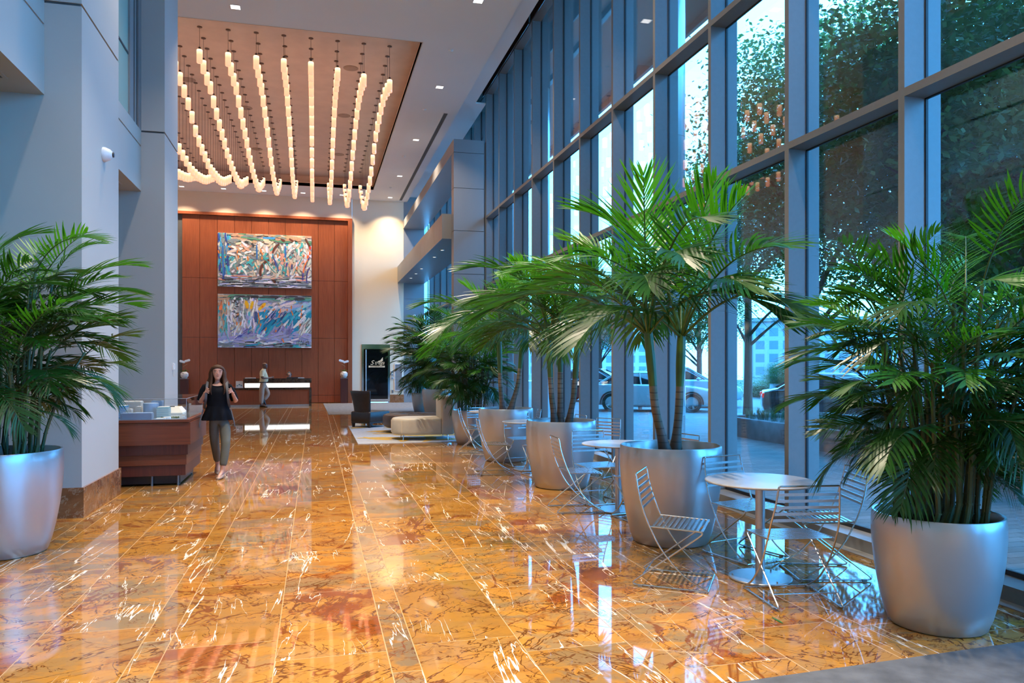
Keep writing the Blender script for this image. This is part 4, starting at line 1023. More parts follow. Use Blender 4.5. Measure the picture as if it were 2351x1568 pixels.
def up_extra(st, r):
    st(0.54, 0.93, 0.0, 0.5, 0.09, BL); st(0.36, 0.91, -0.1, 0.9, 0.07, GR); st(0.62, 0.88, -0.2, 0.6, 0.06, GR)
    for u, v, l in ((0.055, 0.45, 1.1), (0.055, 0.65, 0.5), (0.41, 0.66, 0.62), (0.715, 0.68, 0.5)): st(u, v, PI/2+0.03, l, 0.07, S(50,105,175))
    st(0.515, 0.37, 1.0, 0.85, 0.12, BR, -1.5); st(0.62, 0.74, 0.9, 0.5, 0.09, BR, -0.8); st(0.96, 0.86, -1.1, 0.45, 0.08, BR); st(0.69, 0.9, -0.5, 0.18, 0.09, BR); st(0.78, 0.91, -0.5, 0.2, 0.08, BR); st(0.6, 0.1, -1.0, 0.25, 0.06, BR)
    for u, v, l, a in ((0.95, 0.4, 0.9, 1.2), (0.93, 0.3, 0.7, 1.3), (0.97, 0.25, 0.7, 1.35)): st(u, v, a, l, 0.055, S(70,65,130), -0.7)
    st(0.94, 0.42, 1.2, 0.6, 0.05, OR, -0.6)
    for u, v, a, cv in ((0.57, 0.4, 2.1, -0.7), (0.60, 0.45, 2.0, 0.5), (0.66, 0.4, 1.2, -1.0), (0.70, 0.36, 1.3, -0.5), (0.73, 0.36, 1.35, -0.2), (0.50, 0.5, 2.5, 0.3), (0.46, 0.35, 1.6, 1.2), (0.85, 0.42, 1.1, 0.0)): st(u, v, a, r.uniform(0.5, 0.8), 0.035, S(55,150,145), cv)
    for u, v in ((0.595, 0.5), (0.62, 0.42)): st(u, v, 1.9, 0.5, 0.05, S(65,80,150), 0.3)
    for u, v, l in ((0.205, 0.65, 0.14), (0.215, 0.56, 0.15), (0.315, 0.53, 0.2), (0.455, 0.68, 0.17), (0.47, 0.63, 0.1), (0.465, 0.55, 0.14), (0.635, 0.6, 0.18), (0.71, 0.53, 0.18), (0.205, 0.34, 0.14), (0.01, 0.64, 0.14), (0.915, 0.62, 0.1), (0.98, 0.67, 0.15), (0.96, 0.6, 0.16), (0.84, 0.38, 0.16), (0.03, 0.54, 0.06), (0.08, 0.55, 0.05)): st(u, v, PI/2+r.uniform(-0.25, 0.25), l, 0.055, OR if u < 0.9 else S(240,90,25))
    st(0.985, 0.77, PI/2, 0.14, 0.08, S(200,50,30)); st(0.73, 0.44, 1.5, 0.18, 0.07, S(70,75,140)); st(0.785, 0.4, 1.5, 0.2, 0.09, S(75,75,120))
    for k in range(16): st(r.uniform(0.1, 0.95), r.uniform(0.02, 0.13), r.uniform(-0.1, 0.1), r.uniform(0.4, 1.0), 0.03, r.choice((DK, DK, WH)), r.uniform(-0.3, 0.3))
    st(0.42, 0.12, 0.5, 0.5, 0.04, DK, -1.0); st(0.25, 0.2, 0, 0.8, 0.05, S(215,120,95)); st(0.2, 0.24, 0, 0.5, 0.04, DK)
    for k in range(7): st(r.uniform(0.1, 0.9), r.uniform(0.1, 0.25), PI/2, 0.25, 0.008, WH)
def lo_base(u, v, r):
    if v < 0.10: c = r.choice((DK, GY, LV, WH, GY, TL)); return r.uniform(-0.15, 0.15), r.uniform(0.2, 0.6), 0.06, c
    if v < 0.27: c = r.choice((LV, LV, S(140,145,190), WH, LV)); return r.uniform(-0.3, 0.5), r.uniform(0.15, 0.5), 0.07, c
    if v > 0.91: c = r.choice((DK, GY, S(90,165,160), GR, GY)) if u > 0.1 else TAN; return r.uniform(-0.12, 0.12), r.uniform(0.3, 0.7), 0.08, c
    if u < 0.11: c = r.choice((TAN, TAN, OR, CR, TL)) if v > 0.55 else r.choice((TL, S(175,190,190), CR, TAN)); return PI/2+r.uniform(-0.4, 0.4), r.uniform(0.15, 0.4), 0.07, c
    if u < 0.3: c = r.choice((CR, WH, LV, GY, WH, S(165,195,200))); return r.uniform(1.0, 2.1), r.uniform(0.12, 0.4), 0.07, c
    if u < 0.43: c = r.choice((WH, LV, S(175,205,215), LV, TL)) if v < 0.65 else r.choice((CR, LV, WH)); return r.uniform(1.2, 1.9), r.uniform(0.15, 0.45), 0.07, c
    lim = 0.72 - 0.1*abs(u-0.6)
    if v > lim: c = r.choice((S(205,195,200), S(215,205,200), CR, LV)) if u < 0.78 else r.choice((S(110,175,205), LV, S(150,195,210))); return r.uniform(0.0, 0.8), r.uniform(0.2, 0.45), 0.11, c
    if u > 0.86 and v < 0.55: c = r.choice((WH, S(190,210,210), TL, WH, GY)); return 1.0+r.uniform(-0.2, 0.2), r.uniform(0.2, 0.6), 0.06, c
    if 0.58 < u < 0.8 and v < 0.43: c = r.choice((LV, S(135,135,185), LV, S(120,120,165))); return r.uniform(0.6, 1.6), r.uniform(0.15, 0.4), 0.08, c
    c = r.choice((S(20,140,175), S(20,140,175), S(60,170,195), S(40,155,190), LV, WH)); return 0.95+r.uniform(-0.3, 0.3), r.uniform(0.2, 0.6), 0.09, c
def lo_extra(st, r):
    for u, v, a in ((0.30, 0.83, 1.7), (0.31, 0.79, 1.6), (0.355, 0.78, 1.35), (0.36, 0.82, 1.3), (0.465, 0.77, 0.8), (0.48, 0.80, 0.8), (0.45, 0.75, 0.9)): st(u, v, a, 0.24, 0.12, YE)
    st(0.47, 0.775, 0.8, 0.09, 0.05, S(235,90,30)); st(0.115, 0.82, 1.5, 0.16, 0.07, S(235,110,50)); st(0.03, 0.74, 1.2, 0.2, 0.12, S(230,125,70))
    for u, v in ((0.105, 0.6), (0.108, 0.35)): st(u, v, PI/2, 1.2, 0.025, WH)
    for u, v, a, l in ((0.495, 0.7, 1.2, 0.14), (0.43, 0.6, 1.7, 0.28), (0.435, 0.5, 1.4, 0.25), (0.51, 0.58, 1.6, 0.14), (0.66, 0.7, 1.3, 0.22), (0.65, 0.6, 1.5, 0.14), (0.78, 0.77, 1.6, 0.15), (0.79, 0.66, 1.9, 0.2), (0.735, 0.72, 1.5, 0.1), (0.89, 0.72, 1.6, 0.12), (0.89, 0.65, 1.6, 0.13), (0.885, 0.59, 1.6, 0.1), (0.875, 0.44, 1.5, 0.12), (0.45, 0.43, 1.5, 0.12), (0.505, 0.35, 1.2, 0.16), (0.615, 0.32, 1.4, 0.1), (0.59, 0.72, 0.7, 0.14), (0.9, 0.79, 1.2, 0.1), (0.69, 0.14, 2.0, 0.2), (0.24, 0.45, 1.4, 0.16), (0.2, 0.45, 1.6, 0.15), (0.21, 0.62, 1.4, 0.12)): st(u, v, a, l, 0.05, OR)
    for k in range(14): st(r.uniform(0.45, 0.85), r.uniform(0.3, 0.65), 0.95+r.uniform(-0.1, 0.1), r.uniform(0.2, 0.45), 0.028, S(35,55,110))
    for k in range(9): st(r.uniform(0.15, 0.36), r.uniform(0.2, 0.36), 0.6, r.uniform(0.12, 0.3), 0.03, S(70,80,160))
    for k in range(14): st(r.uniform(0.16, 0.22), r.uniform(0.5, 0.95), r.uniform(-0.7, 0.7), 0.12, 0.04, DK)
    st(0.40, 0.58, PI/2, 0.45, 0.14, S(70,90,135)); st(0.06, 0.4, 1.35, 0.9, 0.03, TL, 0.3); st(0.1, 0.3, 1.75, 0.8, 0.03, TL, -0.3)
    for k in range(12): st(r.uniform(0.2, 0.9), r.uniform(0.93, 0.985), 0, r.uniform(0.3, 0.6), 0.05, DK)
    st(0.36, 0.05, 0.1, 0.5, 0.07, S(20,140,170)); st(0.55, 0.05, 0.1, 0.6, 0.05, DK)
    x_ = 0.84
    for k in range(11): st(x_, 0.11+0.02*r.uniform(-1, 1), r.choice((1.2, 1.9, 1.5, 0.9)), r.uniform(0.08, 0.2), 0.014, DK, r.uniform(-1.5, 1.5)); x_ += 0.0135
painting('upper abstract painting in cream, orange and blue on the wood wall', -3.92, 4.90, 3.77, 2.24, 5, up_base, up_extra)
painting('lower abstract painting in turquoise with yellow blooms on the wood wall', -3.92, 2.36, 3.77, 2.23, 9, lo_base, lo_extra)

# ---------------------------------------------------------------- display case with the city model
t = thing('display_case', 'stepped red wood display case between the left columns', 'display case', (0, 0, 0))
YB = 12.72
for k, (xr, z0_, z1_) in enumerate(((-1.715, 0.14, 0.283), (-1.70, 0.287, 0.423), (-1.68, 0.427, 0.563), (-1.64, 0.567, 0.865))):
    e = (-1.64-xr)*1.0
    MB().box(-3.38+e, xr, 11.16+e*1.2, YB-e, z0_, z1_).build('tier', M['wood_h'] if k in (1, 3) else M['wood_dark'], t)
MB().box(-3.41, -1.655, 11.14, YB+0.02, 0.872, 0.905).build('top_board', M['wood_h'], t)
for x, y in ((-2.15, 11.32), (-1.82, 11.32), (-1.82, 12.5), (-3.2, 11.3), (-3.2, 12.5)): MB().tube([(x, y, 0), (x, y, 0.145)], 0.014, 10).build('foot', M['alu'], t)
MB().box(-3.30, -1.80, 11.36, 12.55, 0.02, 0.14).build('plinth', M['black_plastic'], t)
def thin_box(x0, x1, y0, y1, z0, z1, w=0.008):
    return MB().box(x0, x1, y0, y0+w, z0, z1).box(x0, x1, y1-w, y1, z0, z1).box(x0, x0+w, y0+w, y1-w, z0, z1).box(x1-w, x1, y0+w, y1-w, z0, z1).box(x0, x1, y0, y1, z1, z1+w)
thin_box(-3.36, -1.69, 11.17, YB-0.03, 0.906, 1.185).build('glass_cover', M['vitrine'], t)
edge_m = mat('acrylic_edge', (0.35, 0.40, 0.45), 0.25)
mb = MB()
for a, b_ in (((-3.36, 11.17, 1.19), (-1.69, 11.17, 1.19)), ((-1.69, 11.17, 0.91), (-1.69, 11.17, 1.19)), ((-1.69, 11.17, 1.19), (-1.69, YB-0.03, 1.19)), ((-1.69, YB-0.03, 0.91), (-1.69, YB-0.03, 1.19)), ((-3.36, YB-0.03, 1.19), (-1.69, YB-0.03, 1.19))): mb.tube([a, b_], 0.0025, 6)
mb.build('glass_edge', edge_m, t)
t = thing('city_model', 'architectural model of blue and grey blocks inside the display case', 'model', (0, 0, 0.906))
MB().box(-3.34, -1.71, 11.19, YB-0.05, 0, 0.004).build('base', mat('model_water', (0.17, 0.23, 0.30), 0.25), t)
mg = [mat('model_blue', (0.02, 0.22, 0.50), 0.35), mat('model_pale_blue', (0.25, 0.36, 0.52), 0.35), mat('model_grey', (0.40, 0.40, 0.38), 0.5), mat('model_teal', (0.16, 0.36, 0.40), 0.4), mat('model_white', (0.70, 0.70, 0.70), 0.5), mat('model_slate', (0.16, 0.22, 0.32), 0.4), mat('model_green', (0.06, 0.10, 0.03), 0.8, var=0.5, scale=60)]
def mblock(x0, x1, y0, y1, h, mi, bands=True, roof=4):
    mb = MB().box(x0, x1, y0, y1, 0.004, h, 0)
    if bands:
        z = 0.02
        while z < h-0.01: mb.box(x0-0.002, x1+0.002, y0-0.002, y1+0.002, z, z+0.004, 1); z += 0.014
    mb.box(x0+0.01, x1-0.01, y0+0.01, y1-0.01, h, h+0.008, 1)
    mb.build('model_building', [mg[mi], mg[roof]], t)
mblock(-2.62, -2.53, 11.55, 11.75, 0.17, 0); mblock(-2.50, -2.45, 11.5, 11.62, 0.13, 4, roof=2); mblock(-2.66, -2.40, 11.85, 12.05, 0.215, 2); mblock(-2.43, -2.37, 11.7, 11.8, 0.15, 2)
mb = MB().lathe([(0.10, 0.004), (0.10, 0.20), (0.09, 0.205), (0, 0.205)], (-2.24, 11.72, 0), 28); mb.build('model_building', mg[1], t, smooth=True)
mblock(-2.26, -2.12, 11.84, 12.0, 0.225, 1, roof=5); mblock(-2.12, -1.97, 11.48, 11.66, 0.15, 3)
mblock(-2.53, -2.14, 11.24, 11.40, 0.085, 5, False, 1)
mb = MB()
for k in range(14): mb.ball((-2.05+0.016*k, 11.44+0.05*(k % 2), 0.012), 0.013, u=6, v=4)
mb.build('model_trees', mg[6], t)
mb = MB().box(-2.10, -1.98, 11.30, 11.42, 0.004, 0.012).lathe([(0.05, 0.004), (0.05, 0.025), (0, 0.028)], (-1.97, 11.40, 0), 16); mb.build('model_pier', mg[4], t)
rnd = random.Random(8)
for k in range(10):
    x, y = rnd.uniform(-1.93, -1.74), rnd.uniform(11.25, 12.2); MB().box(x-0.012, x+0.012, y-0.005, y+0.005, 0.004, 0.012).build('model_boat', mg[4], t)
t = thing('white_site_model', 'white block with sloping sides and black bars at the back of the display case', 'model', (-2.20, 12.40, 0.911))
MB().loft([[(-0.33, -0.2, 0), (0.30, -0.2, 0), (0.30, 0.2, 0), (-0.33, 0.2, 0)], [(-0.33, -0.2, 0.025), (0.30, -0.2, 0.025), (0.30, 0.2, 0.025), (-0.33, 0.2, 0.025)], [(-0.2, -0.13, 0.11), (0.24, -0.13, 0.11), (0.24, 0.13, 0.11), (-0.2, 0.13, 0.11)]]).build('block', mat('white_model_card', (0.68, 0.66, 0.60), 0.6), t)
MB().tube([(-0.24, -0.19, 0.045), (0.05, -0.165, 0.075)], 0.008, 6).build('bar', M['black_plastic'], t); MB().tube([(-0.17, -0.12, 0.115), (0.18, -0.12, 0.115)], 0.008, 6).build('bar', M['black_plastic'], t)

# ================================================================ PEOPLE
def skin(name, joints, edges, root, m, parent, levels=2):
    keys = list(joints); idx = {k: i for i, k in enumerate(keys)}
    me = D.meshes.new(name); me.from_pydata([joints[k][:3] for k in keys], [(idx[a], idx[b]) for a, b in edges], [])
    o = D.objects.new(name, me); C.objects.link(o)
    sk = o.modifiers.new('Skin', 'SKIN'); sk.use_smooth_shade = True; sk.branch_smoothing = 0.6
    lay = me.skin_vertices[0].data
    for k in keys:
        r = joints[k][3:]; lay[idx[k]].radius = (r[0], r[-1]); lay[idx[k]].use_root = (k == root)
    ss = o.modifiers.new('Subdivision', 'SUBSURF'); ss.levels = levels; ss.render_levels = levels
    dpg = bpy.context.evaluated_depsgraph_get()
    me2 = D.meshes.new_from_object(o.evaluated_get(dpg)); D.objects.remove(o); me2.name = name
    me2.materials.clear(); me2.materials.append(m)
    for pl in me2.polygons: pl.use_smooth = True
    return link(name, me2, parent)
def body(J, Ed, root, m, parent, c, r, fwd):
    o = skin('body', J, Ed, root, m, parent)
    f = Vector(fwd).normalized(); sd = f.cross(Vector((0, 0, 1))).normalized(); c = Vector(c)
    rings = []
    for u, cf, rf, rs in ((-1.20, .58, .16, .18), (-1.10, .50, .32, .32), (-0.95, .38, .46, .44), (-0.70, .24, .62, .56), (-0.40, .10, .78, .68), (-0.05, .0, .91, .77), (.30, -.05, .97, .80), (.62, -.08, .92, .75), (.88, -.10, .74, .60), (1.02, -.10, .50, .40), (1.09, -.10, .2, .16)):
        rings.append([c + f*r*(cf+rf*math.cos(q)) + sd*r*rs*math.sin(q) + Vector((0, 0, u*r)) for q in [2*PI*k/28 for k in range(28)]])
    h = MB().loft(rings).mesh('head_tmp', m, smooth=True)
    bm = bmesh.new(); bm.from_mesh(o.data); bm.from_mesh(h)
    bmesh.ops.remove_doubles(bm, verts=bm.verts, dist=1e-5); bmesh.ops.holes_fill(bm, edges=[e for e in bm.edges if len(e.link_faces) == 1], sides=0); bmesh.ops.recalc_face_normals(bm, faces=bm.faces)
    bm.to_mesh(o.data); bm.free(); D.meshes.remove(h)
    rm = o.modifiers.new('Remesh', 'REMESH'); rm.mode = 'VOXEL'; rm.voxel_size = 0.0034; rm.use_smooth_shade = True
    sm = o.modifiers.new('Smooth', 'SMOOTH'); sm.factor = 0.5; sm.iterations = 2
    dpg = bpy.context.evaluated_depsgraph_get(); me = D.meshes.new_from_object(o.evaluated_get(dpg)); o.modifiers.clear(); o.data = me; me.name = 'body'
    me.materials.clear(); me.materials.append(m)
    for pl in me.polygons: pl.use_smooth = True
    return o
def hand(J, Ed, w_, palm, tips, thumb):
    """five separate bent fingers rooted in the palm"""
    p = Vector(palm)
    for i, tp in enumerate(tips):
        tp = Vector(tp); kn = p.lerp(tp, 0.42) + Vector(thumb[1])*0.012; mid = kn.lerp(tp, 0.55) + Vector(thumb[1])*0.008
        ks = [w_+'f%d%s' % (i, c) for c in 'abc']
        for k_, q, r in zip(ks, (kn, mid, tp), (0.0082, 0.0074, 0.0062)): J[k_] = (*q, r)
        Ed += [(w_+'palm', ks[0]), (ks[0], ks[1]), (ks[1], ks[2])]
    a = p.lerp(Vector(thumb[0]), 0.5)
    J[w_+'ta'] = (*a, 0.011); J[w_+'tb'] = (*thumb[0], 0.009); Ed += [(w_+'wrist', w_+'ta'), (w_+'ta', w_+'tb')]
def face(t, c, r, fwd, skin_m, lip, up=0.0, brow=None):
    """eyes at half the head height, brows, nose and mouth; c is the head centre, fwd unit vector"""
    f = Vector(fwd).normalized(); s = f.cross(Vector((0, 0, 1))).normalized(); c = Vector(c); u = Vector((0, 0, 1))
    for k in (-1, 1):
        MB().ball(c + f*r*0.80 + s*k*r*0.35 + u*r*0.06, r*0.11, u=8, v=6, sz=0.55).build('eye', M['eye'], t, smooth=True)
        MB().tube([c + f*r*0.89 + s*k*r*0.16 + u*r*0.25, c + f*r*0.81 + s*k*r*0.38 + u*r*0.29, c + f*r*0.66 + s*k*r*0.56 + u*r*0.22], r*0.035, 6).build('eyebrow', brow, t)
        MB().ball(c + s*k*r*0.78 - f*r*0.06 - u*r*0.04, r*0.2, sx=0.5, sz=1.3, u=8, v=6).build('ear', skin_m, t, smooth=True)
    MB().loft([[c + f*r*(0.86+d) + s*w_*r + u*r*z for d, w_ in ((0, -w), (0.0+p, 0), (0, w), (-0.1, 0))] for z, p, w in ((0.12, 0.10, 0.07), (-0.10, 0.22, 0.10), (-0.25, 0.30, 0.15), (-0.33, 0.12, 0.13))]).build('nose', skin_m, t, smooth=True)
    MB().ball(c + f*r*0.86 - u*r*0.56, r*0.18, sx=1.1 if abs(f.x) < 0.5 else 0.5, sy=0.5 if abs(f.x) < 0.5 else 1.1, sz=0.35, u=10, v=6).build('mouth', lip, t, smooth=True)
M['eye'] = mat('dark_eye', (0.03, 0.02, 0.018), 0.2)
pale = mat('fair_skin', (0.52, 0.27, 0.19), 0.5, var=0.06, scale=10); dark = mat('dark_brown_skin', (0.13, 0.052, 0.030), 0.42, var=0.1, scale=10)
lip = mat('rosy_lips', (0.36, 0.12, 0.10), 0.4); lipd = mat('dark_lips', (0.10, 0.04, 0.035), 0.4)
brown_hair = mat('brown_hair', (0.048, 0.022, 0.012), 0.7, spec=0.2, var=0.4, scale=8, stretch=(14, 14, 1)); black_hair = mat('black_hair', (0.012, 0.010, 0.010), 0.5, var=0.3)
# --- the walking woman (local: she walks along -Y)
t = thing('person', 'woman walking towards us in black peplum top and grey-green trousers', 'person', (-1.42, 12.02, 0), dg(6.7))
J = {'pelvis': (0.045, 0, 0.93, 0.10, 0.085), 'waist': (0.035, 0, 1.06, 0.10, 0.08), 'chest': (0.02, 0.0, 1.20, 0.115, 0.09), 'upper': (0.02, 0.01, 1.31, 0.085, 0.07), 'neck': (0.02, 0.025, 1.385, 0.040), 'nape': (0.024, 0.022, 1.445, 0.042), 'head': (0.028, 0.010, 1.53, 0.05),
     'shl': (-0.145, 0.01, 1.315, 0.05), 'ell': (-0.215, 0.02, 1.09, 0.040), 'lwrist': (-0.150, -0.12, 1.205, 0.026), 'lpalm': (-0.128, -0.135, 1.265, 0.034, 0.018),
     'shr': (0.185, 0.01, 1.315, 0.05), 'elr': (0.285, 0.02, 1.095, 0.040), 'rwrist': (0.245, -0.12, 1.20, 0.026), 'rpalm': (0.222, -0.135, 1.258, 0.030, 0.018),
     'hipl': (-0.025, 0.0, 0.86, 0.066), 'knl': (-0.010, 0.05, 0.49, 0.055), 'anl': (0.025, 0.33, 0.16, 0.033), 'tol': (0.025, 0.27, 0.035, 0.026),
     'hipr': (0.115, 0.0, 0.86, 0.066), 'knr': (0.140, -0.13, 0.49, 0.056), 'anr': (0.090, -0.19, 0.095, 0.034), 'mdr': (0.055, -0.27, 0.045, 0.034, 0.024), 'tor': (0.035, -0.35, 0.025, 0.024, 0.014)}
Ed = [('pelvis', 'waist'), ('waist', 'chest'), ('chest', 'upper'), ('upper', 'neck'), ('neck', 'nape'), ('nape', 'head'), ('upper', 'shl'), ('shl', 'ell'), ('ell', 'lwrist'), ('lwrist', 'lpalm'), ('upper', 'shr'), ('shr', 'elr'), ('elr', 'rwrist'), ('rwrist', 'rpalm'), ('pelvis', 'hipl'), ('hipl', 'knl'), ('knl', 'anl'), ('anl', 'tol'), ('pelvis', 'hipr'), ('hipr', 'knr'), ('knr', 'anr'), ('anr', 'mdr'), ('mdr', 'tor')]
hand(J, Ed, 'l', J['lpalm'][:3], [(-0.085, -0.185, 1.304), (-0.078, -0.187, 1.279), (-0.078, -0.184, 1.254), (-0.085, -0.175, 1.230)], ((-0.115, -0.18, 1.325), (-0.6, -0.8, 0.2)))
hand(J, Ed, 'r', J['rpalm'][:3], [(0.175, -0.185, 1.299), (0.168, -0.187, 1.274), (0.168, -0.184, 1.249), (0.175, -0.175, 1.225)], ((0.205, -0.18, 1.315), (0.6, -0.8, 0.2)))
body(J, Ed, 'pelvis', pale, t, (0.028, -0.004, 1.54), 0.094, (0, -1, 0))
JT = {'p': (0.045, 0.0, 0.95, 0.140, 0.115), 'q': (0.045, 0, 0.87, 0.140, 0.115), 'hl': (-0.030, 0.005, 0.80, 0.092), 'kl': (-0.012, 0.055, 0.49, 0.066), 'cl': (0.012, 0.20, 0.32, 0.062), 'al': (0.024, 0.305, 0.19, 0.050), 'hr': (0.126, -0.01, 0.80, 0.097), 'kr': (0.140, -0.125, 0.49, 0.068), 'cr': (0.120, -0.155, 0.30, 0.064), 'ar': (0.098, -0.182, 0.165, 0.052)}
skin('trousers', JT, [('p', 'q'), ('q', 'hl'), ('hl', 'kl'), ('kl', 'cl'), ('cl', 'al'), ('q', 'hr'), ('hr', 'kr'), ('kr', 'cr'), ('cr', 'ar')], 'q', mat('grey_green_trousers', (0.105, 0.108, 0.088), 0.8, bump=0.2, bscale=60), t)
blk = mat('black_jersey', (0.004, 0.005, 0.008), 0.9, var=0.3, spec=0.1)
rings = []
for z, rx, ry, w_ in ((0.835, 0.225, 0.17, 0.016), (0.90, 0.20, 0.155, 0.011), (0.98, 0.168, 0.132, 0.005), (1.035, 0.150, 0.115, 0), (1.05, 0.148, 0.113, 0), (1.13, 0.155, 0.12, 0), (1.22, 0.168, 0.125, 0), (1.30, 0.172, 0.112, 0), (1.345, 0.135, 0.092, 0), (1.37, 0.090, 0.072, 0)):
    rings.append([(0.028 + (rx + w_*math.sin(9*a))*math.cos(a), 0.0 + (ry + w_*math.sin(9*a))*math.sin(a) + (0.01 if z > 1.3 else 0), z - (0.035*max(0, -math.sin(a)) if z > 1.34 else 0)) for a in [2*PI*k/54 for k in range(54)]])
MB().loft(rings, cap=False).build('peplum_top', blk, t, smooth=True, ang=80)
for s, sh, el in ((-1, 'shl', 'ell'), (1, 'shr', 'elr')):
    a, b_ = Vector(J[sh][:3]), Vector(J[el][:3]); MB().tube([a + Vector((-s*0.11, 0, 0.020)), a + Vector((-s*0.05, 0, 0.012)), a + Vector((-s*0.01, 0, 0.002)), a.lerp(b_, 0.25), a.lerp(b_, 0.5), a.lerp(b_, 0.82) + Vector((0, 0, -0.01))], [0.030, 0.048, 0.058, 0.060, 0.058, 0.058], 16).build('sleeve', blk, t, smooth=True)
face(t, (0.028, -0.004, 1.54), 0.094, (0, -1, 0.0), pale, lip, brow=brown_hair)
rings = []
for i in range(9):
    a = PI*(0.02+0.50*i/8); rr = 0.102*math.sin(a); z = 1.545+0.105*math.cos(a)
    rings.append([(0.028+rr*math.cos(q)*0.95, 0.012+rr*math.sin(q)*(1.0 if math.sin(q) > 0 else 1.0), z + 0.062*(i/8)**1.5*max(0, -math.sin(q))) for q in [2*PI*k/24 for k in range(24)]])
MB().loft(rings, cap=True).build('hair', brown_hair, t, smooth=True, ang=80)
for s in (-1, 1):
    mb = MB()
    for k in range(6):
        x0_ = 0.028 + s*(0.072+0.005*k); y0_ = -0.025+0.024*k; e_ = 0.012*(k % 3)
        mb.tube(spline([(x0_-s*0.028, y0_, 1.61), (x0_+s*0.006, y0_, 1.54), (x0_+s*0.012, y0_-0.01, 1.45), (x0_+s*(0.018+0.006*k), y0_-0.035, 1.37), (x0_+s*(0.026+0.006*k), -0.115+0.028*k, 1.29), (x0_+s*0.012, -0.125+0.03*k, 1.21-e_)], 4), [0.016]*5+[0.019]*9+[0.017, 0.015, 0.013, 0.011, 0.008, 0.006, 0.003], 7)
    mb.build('hair_lock', brown_hair, t, smooth=True)
MB().loft([[(0.028+w_*math.cos(q), 0.075+0.03*math.sin(q), z) for q in [2*PI*k/16 for k in range(16)]] for z, w_ in ((1.60, 0.06), (1.52, 0.095), (1.42, 0.11), (1.32, 0.12), (1.24, 0.09))]).build('hair_back', brown_hair, t, smooth=True, ang=80)
shoe_m = mat('beige_flats', (0.30, 0.20, 0.15), 0.35)
MB().loft([[(0.09+dx+w_*math.cos(q), y_, z0_+h_*math.sin(q)) for q in [2*PI*k/14 for k in range(14)]] for dx, y_, w_, z0_, h_ in ((0.005, -0.14, 0.02, 0.03, 0.02), (0.0, -0.17, 0.036, 0.033, 0.032), (-0.02, -0.25, 0.040, 0.030, 0.029), (-0.045, -0.33, 0.042, 0.022, 0.021), (-0.058, -0.375, 0.022, 0.016, 0.014))]).build('shoe', shoe_m, t, smooth=True, ang=80)
MB().loft([[(0.025+w_*math.cos(q), y_+h_*math.sin(q)*0.9, z0_) for q in [2*PI*k/14 for k in range(14)]] for y_, w_, z0_, h_ in ((0.365, 0.02, 0.115, 0.02), (0.345, 0.036, 0.10, 0.032), (0.30, 0.040, 0.055, 0.028), (0.26, 0.038, 0.020, 0.020), (0.245, 0.02, 0.008, 0.01))]).build('shoe', shoe_m, t, smooth=True, ang=80)
# her backpack and the keys in her hand
t = thing('backpack', 'dark grey backpack worn by the walking woman, pale straps in front', 'backpack', (-1.42, 12.02, 0), dg(6.7))
pk = mat('grey_backpack_cloth', (0.10, 0.11, 0.13), 0.8)
m_ = cushion(0.14, 0.09, 0.93, 1.36, 0.06, 0.04); bmesh.ops.translate(m_.b, verts=m_.b.verts, vec=(0.03, 0.23, 0)); m_.build('bag', pk, t, smooth=True)
for s in (-1, 1):
    P = spline([(0.02+s*0.11, 0.15, 1.34), (0.02+s*0.125, 0.06, 1.405), (0.02+s*0.135, -0.09, 1.35), (0.02+s*0.145, -0.15, 1.24), (0.02+s*0.155, -0.135, 1.12), (0.02+s*0.17, 0.02, 1.02), (0.02+s*0.14, 0.15, 0.98)], 5)
    mb = MB(); prev = None
    for p in P:
        q1, q2 = mb.b.verts.new(p+Vector((-0.017, -0.006, 0))), mb.b.verts.new(p+Vector((0.017, -0.006, 0))); 
        if prev: mb._f([prev[0], prev[1], q2, q1])
        prev = (q1, q2)
    r_ = bmesh.ops.solidify(mb.b, geom=mb.b.faces[:], thickness=0.008); mb.build('strap', mat('pale_grey_strap', (0.15, 0.155, 0.17), 0.8), t)
    MB().tube([(0.02+s*0.19, -0.04, 0.99), (0.02+s*0.235, -0.06, 0.80), (0.02+s*0.245, -0.05, 0.73)], 0.010, 6).build('strap_tail', pk, t)
# --- the man leaning on the counter (local: he faces +X)
t = thing('person', 'bald man in pale yellow polo and khaki trousers leaning at the counter', 'person', (-1.92, 31.26, 0))
J = {'pelvis': (-0.05, 0, 0.93, 0.09), 'belly': (-0.01, 0, 1.10, 0.10), 'chest': (-0.03, 0, 1.28, 0.10), 'upper': (-0.03, 0, 1.385, 0.068), 'neck': (-0.01, 0, 1.475, 0.055), 'nape': (0.0, 0, 1.53, 0.055), 'head': (0.015, 0, 1.60, 0.06),
     'shl': (-0.05, 0.18, 1.375, 0.052), 'ell': (-0.03, 0.27, 1.15, 0.046), 'lwrist': (0.22, 0.19, 1.145, 0.030), 'lpalm': (0.285, 0.12, 1.145, 0.034, 0.022),
     'shr': (-0.05, -0.18, 1.375, 0.052), 'elr': (-0.07, -0.24, 1.13, 0.046), 'rwrist': (0.19, -0.06, 1.125, 0.030), 'rpalm': (0.265, 0.0, 1.14, 0.034, 0.022),
     'hipl': (-0.01, 0.085, 0.84, 0.078), 'knl': (0.17, 0.05, 0.50, 0.058), 'anl': (-0.055, -0.01, 0.20, 0.042), 'tol': (-0.03, -0.01, 0.05, 0.036),
     'hipr': (-0.07, -0.085, 0.84, 0.078), 'knr': (-0.085, -0.10, 0.48, 0.058), 'anr': (-0.105, -0.11, 0.085, 0.042), 'tor': (0.10, -0.11, 0.035, 0.036)}
